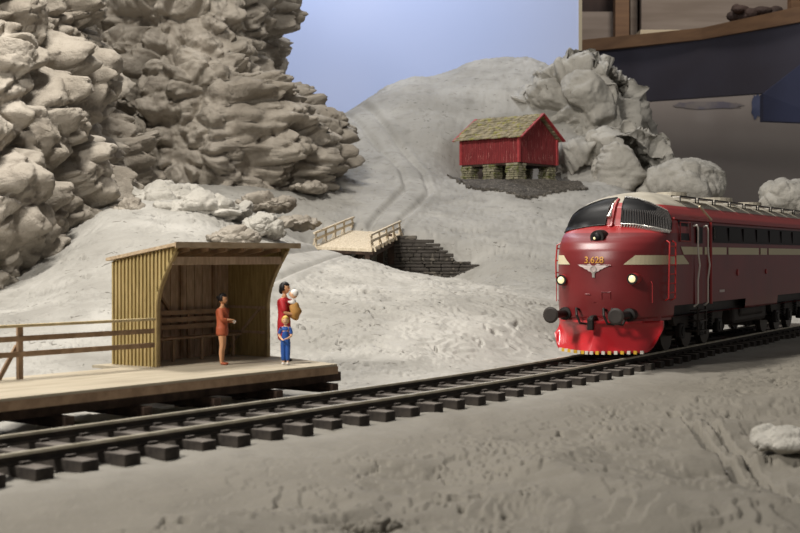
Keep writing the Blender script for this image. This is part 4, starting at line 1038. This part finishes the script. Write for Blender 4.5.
def person(label, loc, rz, H, arms, skin_m, hair_m, feet=.07, stance=.045, hips=(0, 0), child=False, hair='bun', group=None, body_extra=None):
    """faces +x locally; arms = {side: (elbow, wrist, finger direction)} in units of H"""
    T = thing('person', label, 'miniature figure', loc, rz, group); V = []; E = []; rad = []
    def add(p, r, par=None):
        V.append(Vector(p) * H); rad.append((r[0] * H, r[1] * H) if hasattr(r, '__len__') else r * H)
        if par is not None: E.append((par, len(V) - 1))
        return len(V) - 1
    hs = 1.28 if child else 1
    hip = .49; ch = .70; nk = .835 if not child else .80
    p = add((0, 0, hip + .02), (.062, .075)); w_ = add((.004, 0, .60), (.052, .062), p); c = add((.004, 0, ch), (.062, .082), w_); sh = add((0, 0, .79 if not child else .75), (.048, .07), c); n_ = add((.004, 0, nk), .028, sh)
    add((.012, 0, nk + .03), .03, n_)
    for s in (-1, 1):
        h_ = add((0, s * stance, hip - .03), .056, p); k = add((.010, s * stance * 1.0, .27), .036, h_); cf = add((-.006, s * stance, .19), .034, k); a = add((-.004, s * stance, .045), .021, cf)
        hl = add((.0, s * stance, .022), .022, a); add((feet, s * stance * 1.15, .016), .016, hl)
        s1 = add((0, s * .088, .785 if not child else .745), .034, sh); el, wr, fd = arms[s]; e = add(el, .026, s1); w2 = add(wr, .018, e)
        fd = Vector(fd).normalized(); side = fd.cross(Vector((0, 0, 1)));  side = side.normalized() if side.length > .1 else Vector((0, 1, 0))
        pm = add(Vector(wr) + fd * .03, (.018, .011), w2)
        base = Vector(wr) + fd * .045
        for i, (of, ln) in enumerate(((-.013, .030), (-.0045, .036), (.0045, .033), (.013, .025))):
            f1 = add(base + side * of, .0048, pm); f2 = add(base + side * of * 1.1 + fd * ln * .55 - Vector((0, 0, .003)), .0045, f1); add(base + side * of * 1.1 + fd * ln * .95 - Vector((0, 0, .010)), .0035, f2)
        t1 = add(Vector(wr) + fd * .018 + side * .02 * s, .006, w2); add(Vector(wr) + fd * .038 + side * .026 * s, .0045, t1)
    o = skin('body', V, E, rad, skin_m, T)
    # head joined into the body mesh
    bm = bmesh.new(); bm.from_mesh(o.data); hc = Vector((.012, 0, nk + .035 + .058 * hs)) * H; k = .068 * H * hs
    vs = ball(bm, (0, 0, 0), 1, 3)
    for v in vs:
        x, y, z = v.co
        z2 = z * 1.05; x2 = x * .92; y2 = y * .76
        if z < 0: y2 *= 1 + .28 * z; x2 = x2 * (1 + .10 * z) + .08 * -z * (1 if x > 0 else -.3)       # jaw and chin
        if x > .6 and abs(y) < .25 and -.25 < z < .15: x2 += .16 * (1 - abs(y) / .25) * (1 - abs(z + .08) / .3)     # nose
        if x > .6 and .1 < z < .35 and .15 < abs(y) < .5: x2 -= .05                                               # eye sockets
        v.co = hc + Vector((x2, y2, z2)) * k
    for s in (-1, 1): ball(bm, hc + Vector((-.05, s * .76, -.05)) * k, (k * .14, k * .07, k * .22), 2)          # ears
    bm.to_mesh(o.data); bm.free(); o.data.polygons.foreach_set('use_smooth', [True] * len(o.data.polygons))
    for s in (-1, 1):
        bm = bmesh.new(); ball(bm, hc + Vector((.83, s * .30, .10)) * k, k * .09, 2); obj('eye', bm, M_EYE, T, smooth=True)
    bm = bmesh.new(); ball(bm, hc + Vector((.93, 0, -.42)) * k, (k * .06, k * .2, k * .06), 2); obj('mouth', bm, M_LIP, T, smooth=True)
    bm = bmesh.new(); vs = ball(bm, (0, 0, 0), 1, 3)
    for v in vs:
        x, y, z = v.co; r_ = 1.16
        if x > .25 and z < .45: r_ = .80
        if z < -.45: r_ = .8
        v.co = hc + Vector((x * .93 * r_ - .04, y * .80 * r_, z * 1.08 * r_ + .03)) * k
    if hair == 'bun': ball(bm, hc + Vector((-1.0, 0, .35)) * k, k * .42, 2)
    if hair == 'long': ball(bm, hc + Vector((-.72, 0, -.35)) * k, (k * .45, k * .62, k * .75), 2)
    obj('hair', bm, hair_m, T, smooth=True)
    return T, H
def dress(T, H, m_, hem, arms, flare=.085, sleeve=True, name='dress', top=.79):
    V = [Vector(p) * H for p in ((0, 0, .62), (.004, 0, .71), (.002, 0, top), (0, 0, .53), (0, 0, (.5 + hem) / 2), (0, 0, hem))]; E = [(0, 1), (1, 2), (0, 3), (3, 4), (4, 5)]
    rad = [(.078*H, .092*H), (.088*H, .108*H), (.058*H, .09*H), (.092*H, .115*H), (flare*1.1*H, flare*1.3*H), (flare*1.1*H, flare*1.3*H)]
    if sleeve:
        for s in (-1, 1):
            i = len(V); V += [Vector((0, s * .088, .785)) * H, Vector(arms[s][0]) * H]; rad += [.050 * H, .044 * H]; E += [(2, i), (i, i + 1)]
            if sleeve == 'long': V.append((Vector(arms[s][0]) * .25 + Vector(arms[s][1]) * .75) * H); rad.append(.032 * H); E.append((i + 1, i + 2))
    return skin(name, V, E, rad, m_, T)
def shoes(T, H, m_, stance, feet=.07, r=.027):
    for s in (-1, 1):
        V = [Vector((-.012, s * stance, .026)) * H, Vector((.03, s * stance * 1.05, .022)) * H, Vector((feet + .012, s * stance * 1.15, .017)) * H]
        skin('shoe', V, [(0, 1), (1, 2)], [(r * H, r * H), (r * .9 * H, r * .8 * H), (r * .8 * H, r * .6 * H)], m_, T)

def floor_pt(px, py): D = (CZ - ZP) * F / (py - HY); return (at(px, D), D, ZP)
# woman in rust dress in front of the shelter, seen from the side, holding a white cup
A1 = {1: ((.03, .12, .64), (.13, .06, .60), (1, -.5, .1)), -1: ((.03, -.12, .64), (.12, -.07, .64), (1, .5, .05))}
T1, H1 = person('woman figure in a rust coloured dress standing before the shelter, hands held out', floor_pt(222, 365), R(-8), 1.50, A1, M_SKIN, M_HAIRB, hair='bun', stance=.035)
dress(T1, H1, M_RUST, .40, A1, .082, 'long'); shoes(T1, H1, M_SHOE, .035)
bm = bmesh.new(); tube(bm, [(.172 * H1, 0, .585 * H1), (.180 * H1, 0, .625 * H1)], [.016 * H1, .022 * H1], 12); wc = floor_pt(222, 365)
cup = obj('white_cup', bm, M_WHITE); cup.location = wc; cup.rotation_euler = (0, 0, R(-8)); tag(cup, 'tiny white cup held by the figure in the rust dress', 'cup')
# mother in red with a baby
mp_ = floor_pt(284, 361.5)
A2 = {1: ((.06, .12, .62), (.17, .02, .66), (.6, -.8, .2)), -1: ((.05, -.13, .62), (.15, -.07, .60), (.8, .6, .1))}
T2, H2 = person('woman figure in a long red dress standing at the platform end, carrying a baby', mp_, R(-12), 1.72, A2, M_SKIN, M_HAIRB, hair='long', stance=.04)
dress(T2, H2, M_DRED, .24, A2, .080, True); shoes(T2, H2, M_BSHOE, .05, .08, .03)
BB_ = thing('person', 'baby figure in white, wrapped in a gold brown blanket, carried by the woman in red', 'miniature figure', mp_, R(-12))
b0 = Vector((.135, -.02, .685)) * H2
V = [b0 + Vector(v) * 1.0 for v in ((0, 0, 0), (0, 0, .13), (0, 0, .20), (-.02, .09, .10), (-.10, .07, .15), (-.02, -.09, .10), (-.11, -.08, .14), (.05, .05, -.10), (.05, .05, -.22), (.06, -.05, -.10), (.05, -.05, -.22))]
o = skin('body', V, [(0, 1), (1, 2), (1, 3), (3, 4), (1, 5), (5, 6), (0, 7), (7, 8), (0, 9), (9, 10)], [.075, .065, .03, .035, .025, .035, .025, .04, .03, .04, .03], M_WHITE, BB_)
bm = bmesh.new(); hc = b0 + Vector((0, 0, .29)); vs = ball(bm, hc, (.085, .08, .095), 3)
for v in vs:
    if v.co.x < hc.x - .07 and abs(v.co.y - hc.y) < .02 and abs(v.co.z - hc.z) < .03: v.co.x -= .02
for s in (-1, 1): ball(bm, hc + Vector((0, s * .08, 0)), (.018, .01, .024), 1)
hd = obj('head', bm, M_SKIN2, BB_, smooth=True)
bm = bmesh.new(); ball(bm, hc + Vector((.015, 0, .02)), (.09, .088, .095), 2); obj('white_bonnet', bm, M_WHITE, hd, smooth=True)
bm = bmesh.new(); vs = ball(bm, b0 + Vector((.03, 0, -.08)), (.13, .14, .20), 3)
for v in vs: v.co.x += .02 * math.sin(v.co.z * 30)
obj('blanket', bm, M_TANC, BB_, smooth=True)
# child in blue in front of her
A3 = {1: ((.03, .13, .60), (.12, .05, .54), (1, -.6, 0)), -1: ((.03, -.13, .60), (.12, -.05, .52), (1, .6, 0))}
cp_ = floor_pt(285.5, 364.5)
T3, H3 = person('child figure with blond hair in blue clothes in front of the woman in red', cp_, R(-95), 1.02, A3, M_SKIN2, M_HAIRY, hair='short', stance=.045, child=True)
V = [Vector(p) * H3 for p in ((0, 0, .50), (.004, 0, .62), (.004, 0, .70), (0, 0, .775), (0, .045, .44), (.008, .045, .26), (-.004, .045, .07), (0, -.045, .44), (.008, -.045, .26), (-.004, -.045, .07), (0, .10, .735), (.025, .13, .62), (0, -.10, .735), (.025, -.13, .62))]
skin('blue_clothes', V, [(0, 1), (1, 2), (2, 3), (0, 4), (4, 5), (5, 6), (0, 7), (7, 8), (8, 9), (3, 10), (10, 11), (3, 12), (12, 13)],
     [(.085*H3, .095*H3), (.078*H3, .09*H3), (.078*H3, .095*H3), (.05*H3, .07*H3), .068*H3, .058*H3, .050*H3, .068*H3, .058*H3, .050*H3, .046*H3, .038*H3, .046*H3, .038*H3], M_BLUE, T3)
shoes(T3, H3, M_WHITE, .045, .07, .036)
# ------------------------------------------------------------------ camera, light
cam = bpy.data.cameras.new('camera'); co = bpy.data.objects.new('camera', cam); COL.objects.link(co); SC.camera = co
cam.sensor_width = 36; cam.lens = F * 36 / 800; co.location = (0, 0, CZ)
co.rotation_euler = (R(90) - math.atan((266.5 - HY) / F), 0, 0); cam.clip_end = 600; cam.clip_start = .1
cam.dof.use_dof = True; cam.dof.focus_distance = 40; cam.dof.aperture_fstop = 1.0
def area(name, loc, target, size, power, col, shape='RECTANGLE', sy=None):
    l = bpy.data.lights.new(name, 'AREA'); l.shape = shape; l.size = size; l.size_y = sy or size; l.energy = power; l.color = col
    o = bpy.data.objects.new(name, l); COL.objects.link(o); o.location = loc
    o.rotation_euler = (Vector(target) - Vector(loc)).to_track_quat('-Z', 'Y').to_euler(); return o
area('ceiling_lamp', (-10, 36, 32), (2, 50, 0), 6, 14000, (1, .955, .89))
area('room_lamp', (-17, 12, 19), (2, 42, 3), 5, 8000, (1, .955, .89))
area('hill_lamp', (4, 66, 40), (6, 80, 6), 8, 2500, (1, .96, .9))
area('backdrop_fill', (-4, 98, 48), (-4, 112, 12), 6, 12000, (.9, .93, 1))  # unseen fill light, added to brighten the painted board
area('back_room_fill', (30, 120, 60), (26, 160, 15), 8, 15000, (1, .93, .87))  # fill light added out of view to lift the grey back wall
w = bpy.data.worlds.new('world'); SC.world = w; w.use_nodes = True
w.node_tree.nodes['Background'].inputs[0].default_value = (1, .97, .95, 1); w.node_tree.nodes['Background'].inputs[1].default_value = .16
SC.view_settings.view_transform = 'Standard'; SC.view_settings.look = 'None'; SC.view_settings.exposure = 0; SC.view_settings.gamma = 1
SC.view_settings.use_curve_mapping = False
